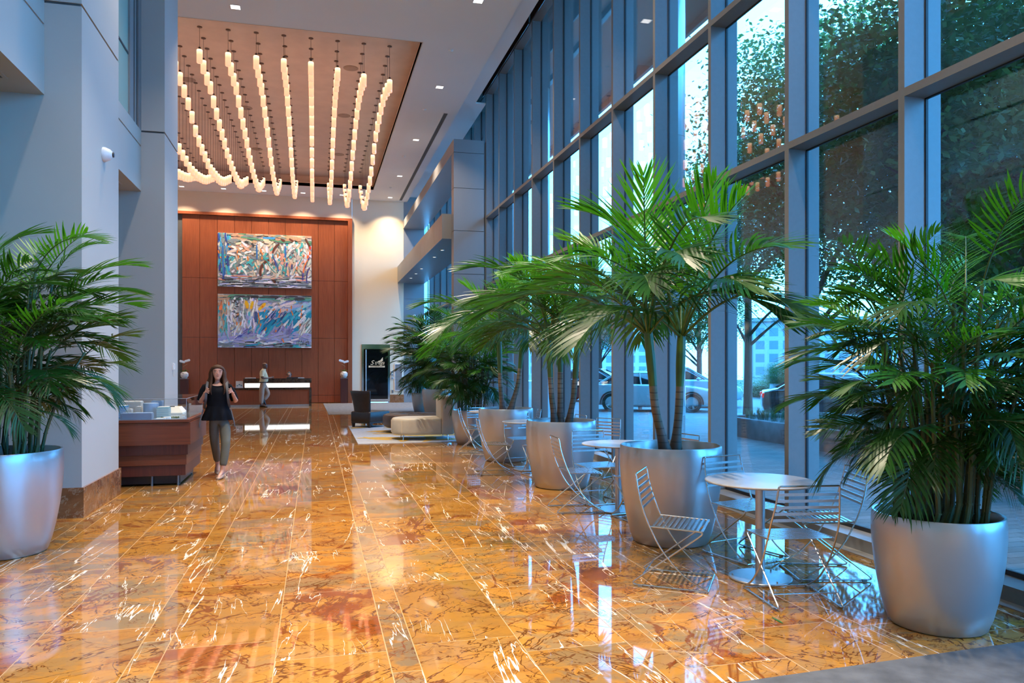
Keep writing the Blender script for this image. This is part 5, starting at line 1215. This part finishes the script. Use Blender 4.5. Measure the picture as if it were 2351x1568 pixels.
Ed = [('pelvis', 'belly'), ('belly', 'chest'), ('chest', 'upper'), ('upper', 'neck'), ('neck', 'nape'), ('nape', 'head'), ('upper', 'shl'), ('shl', 'ell'), ('ell', 'lwrist'), ('lwrist', 'lpalm'), ('upper', 'shr'), ('shr', 'elr'), ('elr', 'rwrist'), ('rwrist', 'rpalm'), ('pelvis', 'hipl'), ('hipl', 'knl'), ('knl', 'anl'), ('anl', 'tol'), ('pelvis', 'hipr'), ('hipr', 'knr'), ('knr', 'anr'), ('anr', 'tor')]
hand(J, Ed, 'l', J['lpalm'][:3], [(0.36, 0.06, 1.165), (0.37, 0.065, 1.145), (0.365, 0.06, 1.125), (0.345, 0.06, 1.11)], ((0.315, 0.08, 1.195), (0.3, -0.8, 0.3)))
hand(J, Ed, 'r', J['rpalm'][:3], [(0.335, 0.05, 1.19), (0.345, 0.045, 1.17), (0.34, 0.04, 1.15), (0.325, 0.04, 1.13)], ((0.29, 0.03, 1.20), (0.8, 0.3, 0.3)))
body(J, Ed, 'pelvis', dark, t, (0.03, 0, 1.605), 0.100, (1, 0, 0))
JT = {'o': (-0.035, 0, 1.05, 0.13), 'p': (-0.04, 0, 0.98, 0.150), 'q': (-0.05, 0, 0.89, 0.160), 'hl': (0.0, 0.085, 0.80, 0.122), 'kl': (0.165, 0.05, 0.50, 0.090), 'al': (-0.02, -0.005, 0.26, 0.076), 'hr': (-0.075, -0.085, 0.79, 0.124), 'kr': (-0.085, -0.10, 0.48, 0.098), 'ar': (-0.10, -0.11, 0.12, 0.082)}
skin('trousers', JT, [('o', 'p'), ('p', 'q'), ('q', 'hl'), ('hl', 'kl'), ('kl', 'al'), ('q', 'hr'), ('hr', 'kr'), ('kr', 'ar')], 'q', mat('khaki_cotton', (0.34, 0.235, 0.165), 0.8), t)
polo = mat('pale_yellow_polo', (0.60, 0.50, 0.30), 0.8)
MB().loft([[(cx_+rx*math.cos(q), ry*math.sin(q), z) for q in [2*PI*k/32 for k in range(32)]] for z, cx_, rx, ry in ((0.985, -0.03, 0.152, 0.165), (1.02, -0.015, 0.160, 0.172), (1.10, 0.0, 0.160, 0.172), (1.20, -0.01, 0.150, 0.178), (1.30, -0.03, 0.140, 0.188), (1.38, -0.04, 0.118, 0.185), (1.425, -0.035, 0.095, 0.150), (1.455, -0.02, 0.078, 0.100), (1.475, -0.01, 0.070, 0.072))], cap=False).build('polo_shirt', polo, t, smooth=True, ang=80)
MB().loft([[(-0.005+rx*math.cos(q), rx*math.sin(q), z-0.02*math.cos(q)) for q in [2*PI*k/24 for k in range(24)]] for z, rx in ((1.45, 0.082), (1.485, 0.070), (1.49, 0.064), (1.455, 0.066))], cap=False).build('collar', polo, t, smooth=True, ang=80)
for s, a, b_ in ((1, (-0.05, 0.17, 1.385), (-0.035, 0.262, 1.20)), (-1, (-0.05, -0.17, 1.385), (-0.066, -0.237, 1.18))):
    a = Vector(a); b_ = Vector(b_); MB().tube([a+Vector((0, -s*0.07, 0.005)), a, a.lerp(b_, 0.5), b_], [0.06, 0.078, 0.076, 0.080], 14).build('sleeve', polo, t, smooth=True)
MB().lathe([(0.140, 0.952), (0.147, 0.957), (0.147, 0.985), (0.140, 0.990)], (-0.04, 0, 0), 28, sy=1.06, cap=False).build('belt', M['black_plastic'], t)
face(t, (0.03, 0, 1.605), 0.100, (1, 0, 0), dark, lipd, brow=black_hair)
for x_, y_, a in ((0.0, -0.11, 0), (-0.055, -0.01, 0.95)):
    mb = MB().loft([[(x - 0.10, w_*math.cos(q), z0_+h_*math.sin(q)) for q in [2*PI*k/14 for k in range(14)]] for x, w_, z0_, h_ in ((-0.055, 0.028, 0.05, 0.045), (-0.02, 0.044, 0.06, 0.06), (0.06, 0.045, 0.05, 0.05), (0.15, 0.050, 0.032, 0.032), (0.21, 0.044, 0.024, 0.024), (0.235, 0.02, 0.018, 0.014))])
    if a: mb.b.transform(Matrix.Translation((0.03, 0, 0.10)) @ Matrix.Rotation(a, 4, 'Y'))
    bmesh.ops.translate(mb.b, verts=mb.b.verts, vec=(x_, y_, 0.0 if not a else 0.07)); mb.build('shoe', M['black_plastic'], t, smooth=True, ang=80)
# --- the receptionist behind the counter
t = thing('person', 'receptionist behind the counter bowing her head, hair in a bun', 'person', (-1.03, 32.72, 0))
J = {'pelvis': (0, 0.05, 0.56, 0.15), 'chest': (0, 0.03, 0.86, 0.13), 'upper': (0, 0.0, 1.00, 0.09), 'neck': (0, -0.02, 1.085, 0.045), 'head': (0, -0.04, 1.19, 0.055), 'shl': (-0.17, 0.0, 0.97, 0.055), 'ell': (-0.22, -0.06, 0.80, 0.042), 'lwrist': (-0.12, -0.25, 0.78, 0.028), 'lpalm': (-0.08, -0.31, 0.78, 0.03), 'shr': (0.17, 0.0, 0.97, 0.055), 'elr': (0.22, -0.06, 0.80, 0.042), 'rwrist': (0.12, -0.25, 0.78, 0.028), 'rpalm': (0.08, -0.31, 0.78, 0.03), 'hipl': (-0.09, -0.03, 0.52, 0.1), 'knl': (-0.1, -0.42, 0.50, 0.06), 'anl': (-0.1, -0.38, 0.10, 0.04), 'hipr': (0.09, -0.03, 0.52, 0.1), 'knr': (0.1, -0.42, 0.50, 0.06), 'anr': (0.1, -0.38, 0.10, 0.04)}
Ed = [('pelvis', 'chest'), ('chest', 'upper'), ('upper', 'neck'), ('neck', 'head'), ('upper', 'shl'), ('shl', 'ell'), ('ell', 'lwrist'), ('lwrist', 'lpalm'), ('upper', 'shr'), ('shr', 'elr'), ('elr', 'rwrist'), ('rwrist', 'rpalm'), ('pelvis', 'hipl'), ('hipl', 'knl'), ('knl', 'anl'), ('pelvis', 'hipr'), ('hipr', 'knr'), ('knr', 'anr')]
hand(J, Ed, 'l', J['lpalm'][:3], [(-0.09+0.018*i, -0.385, 0.772) for i in range(4)], ((-0.045, -0.34, 0.775), (0, 0, 1)))
hand(J, Ed, 'r', J['rpalm'][:3], [(0.04+0.018*i, -0.385, 0.772) for i in range(4)], ((0.045, -0.34, 0.775), (0, 0, 1)))
tan = mat('warm_skin', (0.33, 0.155, 0.105), 0.5)
body(J, Ed, 'pelvis', tan, t, (0, -0.055, 1.195), 0.096, (0, -1, 0))
JS = {'a': (0, 0.05, 0.60, 0.165), 'b': (0, 0.03, 0.86, 0.15), 'c': (0, 0.0, 1.0, 0.105), 'sl': (-0.17, 0, 0.97, 0.072), 'el': (-0.21, -0.05, 0.83, 0.066), 'sr': (0.17, 0, 0.97, 0.072), 'er': (0.21, -0.05, 0.83, 0.066)}
skin('jacket', JS, [('a', 'b'), ('b', 'c'), ('c', 'sl'), ('sl', 'el'), ('c', 'sr'), ('sr', 'er')], 'b', blk, t)
face(t, (0, -0.055, 1.195), 0.096, (0, -1, 0), tan, lip, brow=black_hair)
rings = []
for i in range(9):
    a = PI*(0.02+0.52*i/8); rr = 0.106*math.sin(a); rings.append([(rr*math.cos(q), -0.035+rr*math.sin(q)*(1 if math.sin(q) > 0 else 0.7), 1.215+0.10*math.cos(a)+(0.05*i/8 if math.sin(q) < -0.3 else 0)) for q in [2*PI*k/24 for k in range(24)]])
grey_hair = mat('dark_grey_hair', (0.05, 0.052, 0.05), 0.5, var=0.4, scale=20)
MB().loft(rings).build('hair', grey_hair, t, smooth=True, ang=80)
MB().ball((0, -0.02, 1.315), 0.055, sz=0.8).build('hair_bun', grey_hair, t, smooth=True)
o = None
t = thing('desk_chair', 'office chair mostly hidden behind the reception counter', 'chair', (-1.03, 32.80, 0))
m_ = cushion(0.24, 0.24, 0.36, 0.425, 0.06, 0.02); m_.build('seat', M['black_plastic'], t, smooth=True)
MB().tube([(0, 0, 0.06), (0, 0, 0.37)], 0.025, 10).build('column', M['chrome'], t)
for k in range(5): MB().tube([(0, 0, 0.07), (0.27*math.cos(k*1.2566), 0.27*math.sin(k*1.2566), 0.03)], [0.025, 0.03], 8).build('leg', M['black_plastic'], t)

# ================================================================ THE STREET OUTSIDE
def foliage_mesh(seed, rx, ry, rz, clumps, per, leaf=0.085):
    rnd = random.Random(seed); V, F = [], []
    for c in range(clumps):
        while True:
            p = Vector((rnd.uniform(-1, 1), rnd.uniform(-1, 1), rnd.uniform(-1, 1)))
            if 0.25 < p.length < 1.0: break
        p = Vector((p.x*rx, p.y*ry, p.z*rz)); cr = rnd.uniform(0.25, 0.55)
        for i in range(per):
            q = p + Vector((rnd.gauss(0, cr), rnd.gauss(0, cr), rnd.gauss(0, cr*0.6)))
            d = Vector((rnd.gauss(0, 1), rnd.gauss(0, 1), rnd.gauss(-0.35, 0.6))).normalized(); s = d.cross(Vector((rnd.gauss(0, .5), rnd.gauss(0, .5), 1))).normalized()
            l = leaf*rnd.uniform(0.7, 1.3); w_ = l*0.30; k = len(V)
            V += [q, q+d*l*0.5+s*w_, q+d*l, q+d*l*0.5-s*w_]; F.append((k, k+1, k+2, k+3))
    me = D.meshes.new('foliage'); me.from_pydata([tuple(v) for v in V], [], F); me.materials.append(M['leaf_tree']); return me
FOL = [foliage_mesh(1, 2.7, 2.7, 2.6, 300, 140, 0.105), foliage_mesh(2, 2.3, 2.6, 2.9, 290, 140, 0.105)]
def street_tree(label, x, y, z0, h, seed, fol, rz=0.0, sc=1.0, off=(0, 0)):
    rnd = random.Random(seed)
    t = thing('street_tree', label, 'tree', (x, y, z0), group='street trees beyond the glass')
    mb = MB(); top = Vector((off[0]*0.6, off[1]*0.6, h))
    mb.tube(spline([(0, 0, -0.05), (0.03, 0.02, h*0.35), (off[0]*0.3, off[1]*0.3, h*0.7), top], 4), [0.19*sc, 0.165*sc, 0.15*sc, 0.145*sc, 0.14*sc, 0.135*sc, 0.13*sc, 0.12*sc, 0.11*sc, 0.09*sc, 0.08*sc, 0.06*sc, 0.05*sc], 14)
    for k in range(9):
        a = rnd.uniform(0, 6.28); zb = h*rnd.uniform(0.30, 0.75); L = rnd.uniform(1.2, 2.2)*sc
        b0 = Vector((off[0]*0.3*zb/h, off[1]*0.3*zb/h, zb)); mb.tube(spline([b0, b0+Vector((math.cos(a)*L*0.5, math.sin(a)*L*0.5, L*0.45)), b0+Vector((math.cos(a)*L, math.sin(a)*L, L*0.8))], 4), [0.06*sc]*3+[0.045*sc]*3+[0.03*sc, 0.02*sc, 0.012*sc], 7)
    mb.build('trunk', M['bark'], t, smooth=True)
    o = link('foliage', FOL[fol], t, (off[0], off[1], h)); o.rotation_euler = (0, 0, rz); o.scale = (sc, sc, sc)
street_tree('street tree with thick trunk growing from the concrete bed behind the tall palm', 10.75, 15.2, 0.35, 5.9, 1, 1, 0.3, 1.12, (0.25, -0.3))
street_tree('nearest street tree, leaves filling the panes above the foreground palm', 9.6, 8.2, 0.35, 5.1, 2, 1, 1.2, 1.1, (0.2, 0.3))
street_tree('street tree between the thick trunk and the nearest tree', 11.2, 11.4, 0.35, 5.3, 3, 0, 2.2, 1.12, (0.2, -0.2))
street_tree('street tree farther across the road, pale sky above it', 13.3, 21.7, 0.0, 6.5, 4, 0, 0.7, 0.86)
street_tree('street tree at the right edge beyond the foreground palm', 11.2, 4.2, 0.35, 5.0, 5, 0, 3.9, 1.1)
street_tree('small far street tree seen between the window posts', 13.4, 35.0, 0.0, 4.0, 6, 1, 0.2, 0.62)
street_tree('far street tree behind the parked cars', 17.2, 32.2, 0.0, 4.6, 7, 0, 1.0, 0.85)
street_tree('broad street tree in the second row over the road', 16.0, 13.5, 0.0, 5.2, 8, 0, 5.0, 1.25)
street_tree('broad street tree in the second row at the right', 16.5, 6.5, 0.0, 5.2, 9, 1, 4.0, 1.25)
# raised concrete bed with ornamental grass
t = thing('concrete_planter', 'long raised concrete planting bed beyond the glass', 'planting bed', (0, 0, 0))
bed = [(9.55, 16.6), (12.6, 17.2), (12.9, 1.0), (9.3, 1.0)]
for (xa, ya), (xb, yb) in zip(bed, bed[1:]+bed[:1]):
    d = Vector((xb-xa, yb-ya, 0)).normalized()*0.1; n_ = Vector((-d.y, d.x, 0))
    MB().loft([[(xa-d.x-n_.x, ya-d.y-n_.y, z), (xb+d.x-n_.x, yb+d.y-n_.y, z), (xb+d.x+n_.x, yb+d.y+n_.y, z), (xa-d.x+n_.x, ya-d.y+n_.y, z)] for z in (-0.01, 0.42)]).build('wall', M['concrete'], t)
MB().loft([[(x, y, z) for x, y in bed] for z in (0.0, 0.34)]).build('soil', M['soil'], t)
rnd = random.Random(21); V, F = [], []
for k in range(420):
    x, y = rnd.uniform(9.55, 10.9), rnd.uniform(1.3, 16.3)
    for b_ in range(26):
        a = rnd.uniform(0, 6.28); l = rnd.uniform(0.18, 0.38); o_ = rnd.uniform(0.06, 0.22); p = Vector((x, y, 0.33)); q = Vector((math.cos(a), math.sin(a), 0)); s = Vector((-q.y, q.x, 0))*0.004; kk = len(V)
        V += [p-s, p+s, p+q*o_*0.4+Vector((0, 0, l*0.8))+s, p+q*o_*0.4+Vector((0, 0, l*0.8))-s, p+q*o_+Vector((0, 0, l*0.85))]
        F += [(kk, kk+1, kk+2, kk+3), (kk+3, kk+2, kk+4)]
me = D.meshes.new('ornamental_grass'); me.from_pydata([tuple(v) for v in V], [], F); me.materials.append(leaf_mat('blue_green_grass', (0.05, 0.13, 0.07), (0.08, 0.2, 0.08), 0.5, 0.3))
tag(link('ornamental_grass', me), 'blue green ornamental grass growing in the concrete bed', 'grass', kind='stuff')
# cars
tyre = mat('tyre_rubber', (0.012, 0.012, 0.013), 0.8); rimm = mat('alloy_rim', (0.55, 0.56, 0.58), 0.3, metal=0.7); carglass = mat('car_glass', (0.012, 0.018, 0.022), 0.05, spec=0.8); redl = mat('red_tail_light', (0.5, 0.015, 0.015), 0.2, emit=(1, 0.03, 0.02), estr=0.4); headl = mat('clear_head_lamp', (0.75, 0.78, 0.8), 0.1)
def wheel_meshes():
    a = MB().lathe([(0.22, -0.10), (0.31, -0.105), (0.335, -0.085), (0.34, 0), (0.335, 0.085), (0.31, 0.105), (0.22, 0.10)], seg=36, cap=False).mesh('tyre', tyre, True)
    b = MB().lathe([(0, 0.05), (0.06, 0.07), (0.07, 0.05), (0.05, 0.0), (0, 0.0)], seg=18).lathe([(0.235, -0.1), (0.235, 0.095), (0.215, 0.095), (0.215, -0.1)], seg=36, cap=False)
    for k in range(5):
        a_ = k*2*PI/5
        for s in (-0.12, 0.12): b.tube([(0.05*math.cos(a_), 0.05*math.sin(a_), 0.05), (0.225*math.cos(a_+s), 0.225*math.sin(a_+s), 0.085)], 0.017, 6)
    return a, b.mesh('rim', rimm, True)
WM = wheel_meshes()
def car(label, x, y, hd, paint, h=1.0, tail=False):
    t = thing('parked_car' if tail else 'car', label, 'car', (x, y, -0.03), hd)
    st = [(-2.30, .50, .78, .70), (-2.24, .34, .92, .80), (-1.9, .26, 1.0, .86), (-1.2, .22, 1.0, .90), (0, .20, .985, .905), (0.9, .20, .975, .90), (1.5, .22, .90, .885), (2.0, .27, .80, .83), (2.22, .33, .70, .76), (2.30, .42, .60, .66)]
    rings = []
    for x_, z0_, z1_, hw in st:
        r_ = min(0.1, (z1_-z0_)*0.35); ring = []
        for cy_, cz_, a0 in ((hw-r_, z1_-r_, 0), (-hw+r_, z1_-r_, PI/2), (-hw+r_, z0_+r_, PI), (hw-r_, z0_+r_, 1.5*PI)):
            for k in range(6): a = a0+PI/2*k/5; ring.append((x_, cy_+r_*math.cos(a), (cz_+r_*math.sin(a))*(1 if cz_ < .5 else h)))
        rings.append(ring)
    MB().loft(rings).build('body', paint, t, smooth=True, ang=60)
    def rr(xa, xb, hw, z): return [((xa+xb)/2+px_, py_, z*h) for px_, py_, _ in slab_ring((xb-xa)/2, hw, 0, 0.28, 5)]
    MB().loft([rr(-1.95, 1.12, .80, .93), rr(-1.75, .85, .77, 1.06), rr(-1.45, .50, .70, 1.25), rr(-1.2, .22, .63, 1.385)]).build('windows', carglass, t, smooth=True, ang=60)
    MB().loft([rr(-1.24, .26, .64, 1.375), rr(-1.15, .16, .61, 1.425), rr(-0.8, -.15, .45, 1.445)]).build('roof', paint, t, smooth=True, ang=60)
    for s in (-1, 1):
        MB().tube([(1.02, s*.765, .97*h), (.22, s*.60, 1.39*h)], 0.03, 6).build('pillar', paint, t); MB().tube([(-.35, s*.80, .96*h), (-.42, s*.65, 1.39*h)], 0.03, 6).build('pillar', paint, t); MB().tube([(-1.88, s*.76, .97*h), (-1.2, s*.60, 1.39*h)], 0.04, 6).build('pillar', paint, t)
        MB().ball((.62, s*.98, 1.0*h), .09, sy=0.9, sz=0.7, u=10, v=6).build('mirror', paint, t, smooth=True)
        MB().loft([[(2.0, s*.84, .60), (2.02, s*.80, .73), (2.26, s*.60, .66), (2.27, s*.62, .58)], [(2.02, s*.845, .60), (2.04, s*.81, .73), (2.29, s*.60, .66), (2.30, s*.62, .58)]]).build('head_lamp', headl, t)
        MB().box(-2.31, -2.16, s*.62-.14, s*.62+.14, .74*h, .88*h, bev=0.03).build('tail_light', redl, t)
        for wx in (-1.38, 1.38):
            MB().tube([(wx+.385*math.cos(a), s*.89, .335+.385*math.sin(a)) for a in [PI*k/14-0.12 for k in range(16)]], 0.03, 6).build('wheel_arch', tyre, t)
            wo = link('wheel', WM[0], t, (wx, s*.80, .34)); wo.rotation_euler = (-s*PI/2, 0, 0); ro = link('rim', WM[1], wo)
    MB().box(2.20, 2.315, -.42, .42, .40, .60, bev=0.02).build('grille', M['black_plastic'], t); MB().box(2.29, 2.325, -.26, .26, .28, .38).build('number_plate', M['white_plastic'], t)
white_car = mat('white_car_paint', (0.50, 0.51, 0.52), 0.2, coat=0.6, var=0.01); dark_car = mat('black_car_paint', (0.012, 0.014, 0.018), 0.15, coat=0.6); blue_car = mat('pale_blue_car_paint', (0.30, 0.38, 0.44), 0.2, coat=0.6, var=0.02)
car('white saloon car on the road left of the thick tree trunk', 11.75, 25.5, dg(-26), white_car)
car('silver blue car behind a bollard, seen between window posts', 14.24, 28.1, dg(-26), blue_car, 1.12)
car('black car at the left end of the visible street', 12.4, 32.6, dg(-35), dark_car, 1.05)
car('dark car with red tail light right of the thick tree trunk', 14.6, 18.7, dg(-30), dark_car, 1.0, True)
car('white car half hidden by the foreground palm', 20.5, 14.0, dg(-60), white_car, 1.0, True)
for k, (x, y) in enumerate(((11.43, 29.07), (11.5, 25.96), (11.0, 21.6))):
    t = thing('bollard', 'steel bollard on the pavement, %s' % ('by the black car', 'by the silver blue car', 'near the white saloon')[k], 'bollard', (x, y, -0.01), group='pavement bollards')
    MB().lathe([(0, 0), (0.075, 0), (0.075, 0.98), (0.06, 1.0), (0, 1.0)], seg=20).build('post', M['steel_soft'], t, smooth=True); MB().lathe([(0.077, 0.84), (0.079, 0.84), (0.079, 0.9), (0.077, 0.9)], seg=20, cap=False).build('band', M['white_plastic'], t)
t = thing('steel_drum_planter', 'round steel planter with shrubs across the road', 'planter', (17.4, 26.0, -0.03))
MB().lathe([(0, 0), (0.42, 0), (0.45, 0.95), (0.41, 0.95), (0.40, 0.88), (0, 0.88)], seg=28).build('bowl', M['steel_soft'], t, smooth=True)
o = link('shrub', FOL[1], t, (0, 0, 1.25)); o.scale = (0.28, 0.28, 0.2)
for k, (x, y, sx) in enumerate(((24, 33, 1.0), (31, 21, 1.2), (20.5, 44, 0.9), (33, 12, 1.3))):
    t = thing('hedge', 'low clipped hedge across the road, %s' % ('behind the silver car', 'beyond the tree trunk', 'at the far left', 'at the far right')[k], 'hedge', (x, y, 0.4), 0.0, 'hedges across the road')
    o = link('foliage', FOL[k % 2], t); o.scale = (sx, 1.9, 0.34)
    MB().box(-1.2, 1.2, -4, 4, -0.42, 0.1).build('stems', M['bark'], t)
def grid_mat(name, wall, glass_c, sc):
    m = D.materials.new(name); b = N(m); br = b.n('TexBrick', offset=0.0); b.set(br, 'Vector', b.n('TexCoord').outputs['Object']); b.set(br, 'Color1', glass_c); b.set(br, 'Color2', tuple(c*1.3 for c in glass_c)); b.set(br, 'Mortar', wall)
    b.set(br, 'Scale', sc); b.set(br, 'Mortar Size', 0.09); b.set(br, 'Brick Width', 0.5); b.set(br, 'Row Height', 0.5); p = b.n('BsdfPrincipled'); b.set(p, 'Base Color', br.outputs[0]); b.set(p, 'Roughness', 0.5); b.end(p); return m
gm = grid_mat('pale_facade_grid', (0.26, 0.26, 0.27), (0.08, 0.11, 0.14), 0.4)
for k, (x, y, a, w_, d_, h_) in enumerate(((52, 60, -0.5, 26, 10, 6.0), (30, 84, -0.35, 22, 10, 7.5), (72, 30, -1.1, 28, 12, 9.0))):
    t = thing('pale_building', 'pale far building across the street, %s' % ('behind the thick tree trunk', 'at the left between window posts', 'behind the right-hand trees')[k], 'building', (x, y, -0.2), a)
    m_ = MB().box(-w_/2, w_/2, 0, d_, 0, h_); 
    o = m_.build('wall', mat('pale_facade_%d' % k, (0.22, 0.23, 0.24), 0.7), t)
    f_ = MB().box(-w_/2+0.5, w_/2-0.5, 0, h_-1.2, 0, 0.06).build('window_grid', gm, t); f_.rotation_euler = (PI/2, 0, 0); f_.location = (0, -0.01, 0.6)
    MB().box(-w_/2-0.3, w_/2+0.3, -0.3, d_+0.3, h_, h_+0.35).build('roof', M['concrete'], t)
# a passer-by on the pavement
t = thing('person', 'passer-by in a blue shirt outside, glimpsed behind palm trunks', 'person', (10.35, 31.6, -0.01), dg(-120))
J = {'pelvis': (0, 0, 0.95, 0.14), 'chest': (0, 0, 1.28, 0.14), 'upper': (0, 0, 1.42, 0.09), 'neck': (0, 0, 1.50, 0.052), 'head': (0.015, 0, 1.62, 0.06), 'shl': (0, 0.19, 1.40, 0.06), 'ell': (-0.08, 0.24, 1.13, 0.045), 'lwrist': (0.05, 0.25, 0.90, 0.03), 'lpalm': (0.08, 0.25, 0.82, 0.035), 'shr': (0, -0.19, 1.40, 0.06), 'elr': (0.06, -0.24, 1.13, 0.045), 'rwrist': (0.2, -0.23, 0.95, 0.03), 'rpalm': (0.26, -0.22, 0.89, 0.035), 'hipl': (0, 0.09, 0.86, 0.1), 'knl': (0.14, 0.10, 0.50, 0.065), 'anl': (0.17, 0.10, 0.08, 0.045), 'tol': (0.34, 0.11, 0.03, 0.035), 'hipr': (0, -0.09, 0.86, 0.1), 'knr': (-0.08, -0.10, 0.50, 0.065), 'anr': (-0.25, -0.10, 0.12, 0.045), 'tor': (-0.12, -0.11, 0.035, 0.035)}
Ed = [('pelvis', 'chest'), ('chest', 'upper'), ('upper', 'neck'), ('neck', 'head'), ('upper', 'shl'), ('shl', 'ell'), ('ell', 'lwrist'), ('lwrist', 'lpalm'), ('upper', 'shr'), ('shr', 'elr'), ('elr', 'rwrist'), ('rwrist', 'rpalm'), ('pelvis', 'hipl'), ('hipl', 'knl'), ('knl', 'anl'), ('anl', 'tol'), ('pelvis', 'hipr'), ('hipr', 'knr'), ('knr', 'anr'), ('anr', 'tor')]
hand(J, Ed, 'l', J['lpalm'][:3], [(0.07+0.018*i, 0.25, 0.74+0.006*i) for i in range(4)], ((0.12, 0.23, 0.80), (1, 0, 0)))
hand(J, Ed, 'r', J['rpalm'][:3], [(0.30, -0.24+0.018*i, 0.83) for i in range(4)], ((0.30, -0.19, 0.88), (1, 0, 0)))
body(J, Ed, 'pelvis', dark, t, (0.025, 0, 1.63), 0.098, (1, 0, 0))
skin('shirt', {'b': (0, 0, 0.98, 0.155), 'd': (0, 0, 1.28, 0.16), 'e': (0, 0, 1.42, 0.105), 'sl': (0, 0.19, 1.40, 0.08), 'al': (-0.06, 0.235, 1.2, 0.07), 'sr': (0, -0.19, 1.40, 0.08), 'ar': (0.05, -0.235, 1.2, 0.07)}, [('b', 'd'), ('d', 'e'), ('e', 'sl'), ('sl', 'al'), ('e', 'sr'), ('sr', 'ar')], 'd', mat('blue_print_shirt', (0.05, 0.16, 0.55), 0.7, var=0.6, scale=14), t)
skin('trousers', {'p': (0, 0, 0.96, 0.148), 'q': (0, 0, 0.88, 0.15), 'hl': (0.03, 0.09, 0.78, 0.115), 'kl': (0.14, 0.10, 0.50, 0.085), 'al': (0.165, 0.10, 0.13, 0.07), 'hr': (-0.02, -0.09, 0.78, 0.115), 'kr': (-0.08, -0.10, 0.50, 0.085), 'ar': (-0.22, -0.10, 0.17, 0.07)}, [('p', 'q'), ('q', 'hl'), ('hl', 'kl'), ('kl', 'al'), ('q', 'hr'), ('hr', 'kr'), ('kr', 'ar')], 'q', mat('dark_jeans', (0.02, 0.03, 0.06), 0.8), t)
face(t, (0.025, 0, 1.63), 0.098, (1, 0, 0), dark, lipd, brow=black_hair)
MB().lathe([(0.0, 0.105), (0.06, 0.085), (0.092, 0.04), (0.10, -0.01), (0.09, -0.03)], (0.01, 0, 1.635), 18, cap=False).build('hair', black_hair, t, smooth=True)
# fallen green leaf on the marble
mb = MB(); mb.loft([[(2.885-0.006*w_, y_, 0.002), (2.885+0.006*w_, y_, 0.002), (2.885+0.006*w_, y_, 0.004), (2.885-0.006*w_, y_, 0.004)] for y_, w_ in ((4.30, 0.3), (4.33, 1.2), (4.37, 1.3), (4.40, 0.8), (4.42, 0.3))])
tag(mb.build('fallen_leaf', M['leaf_new']), 'small green fallen leaf on the marble before the nearest chair', 'leaf')
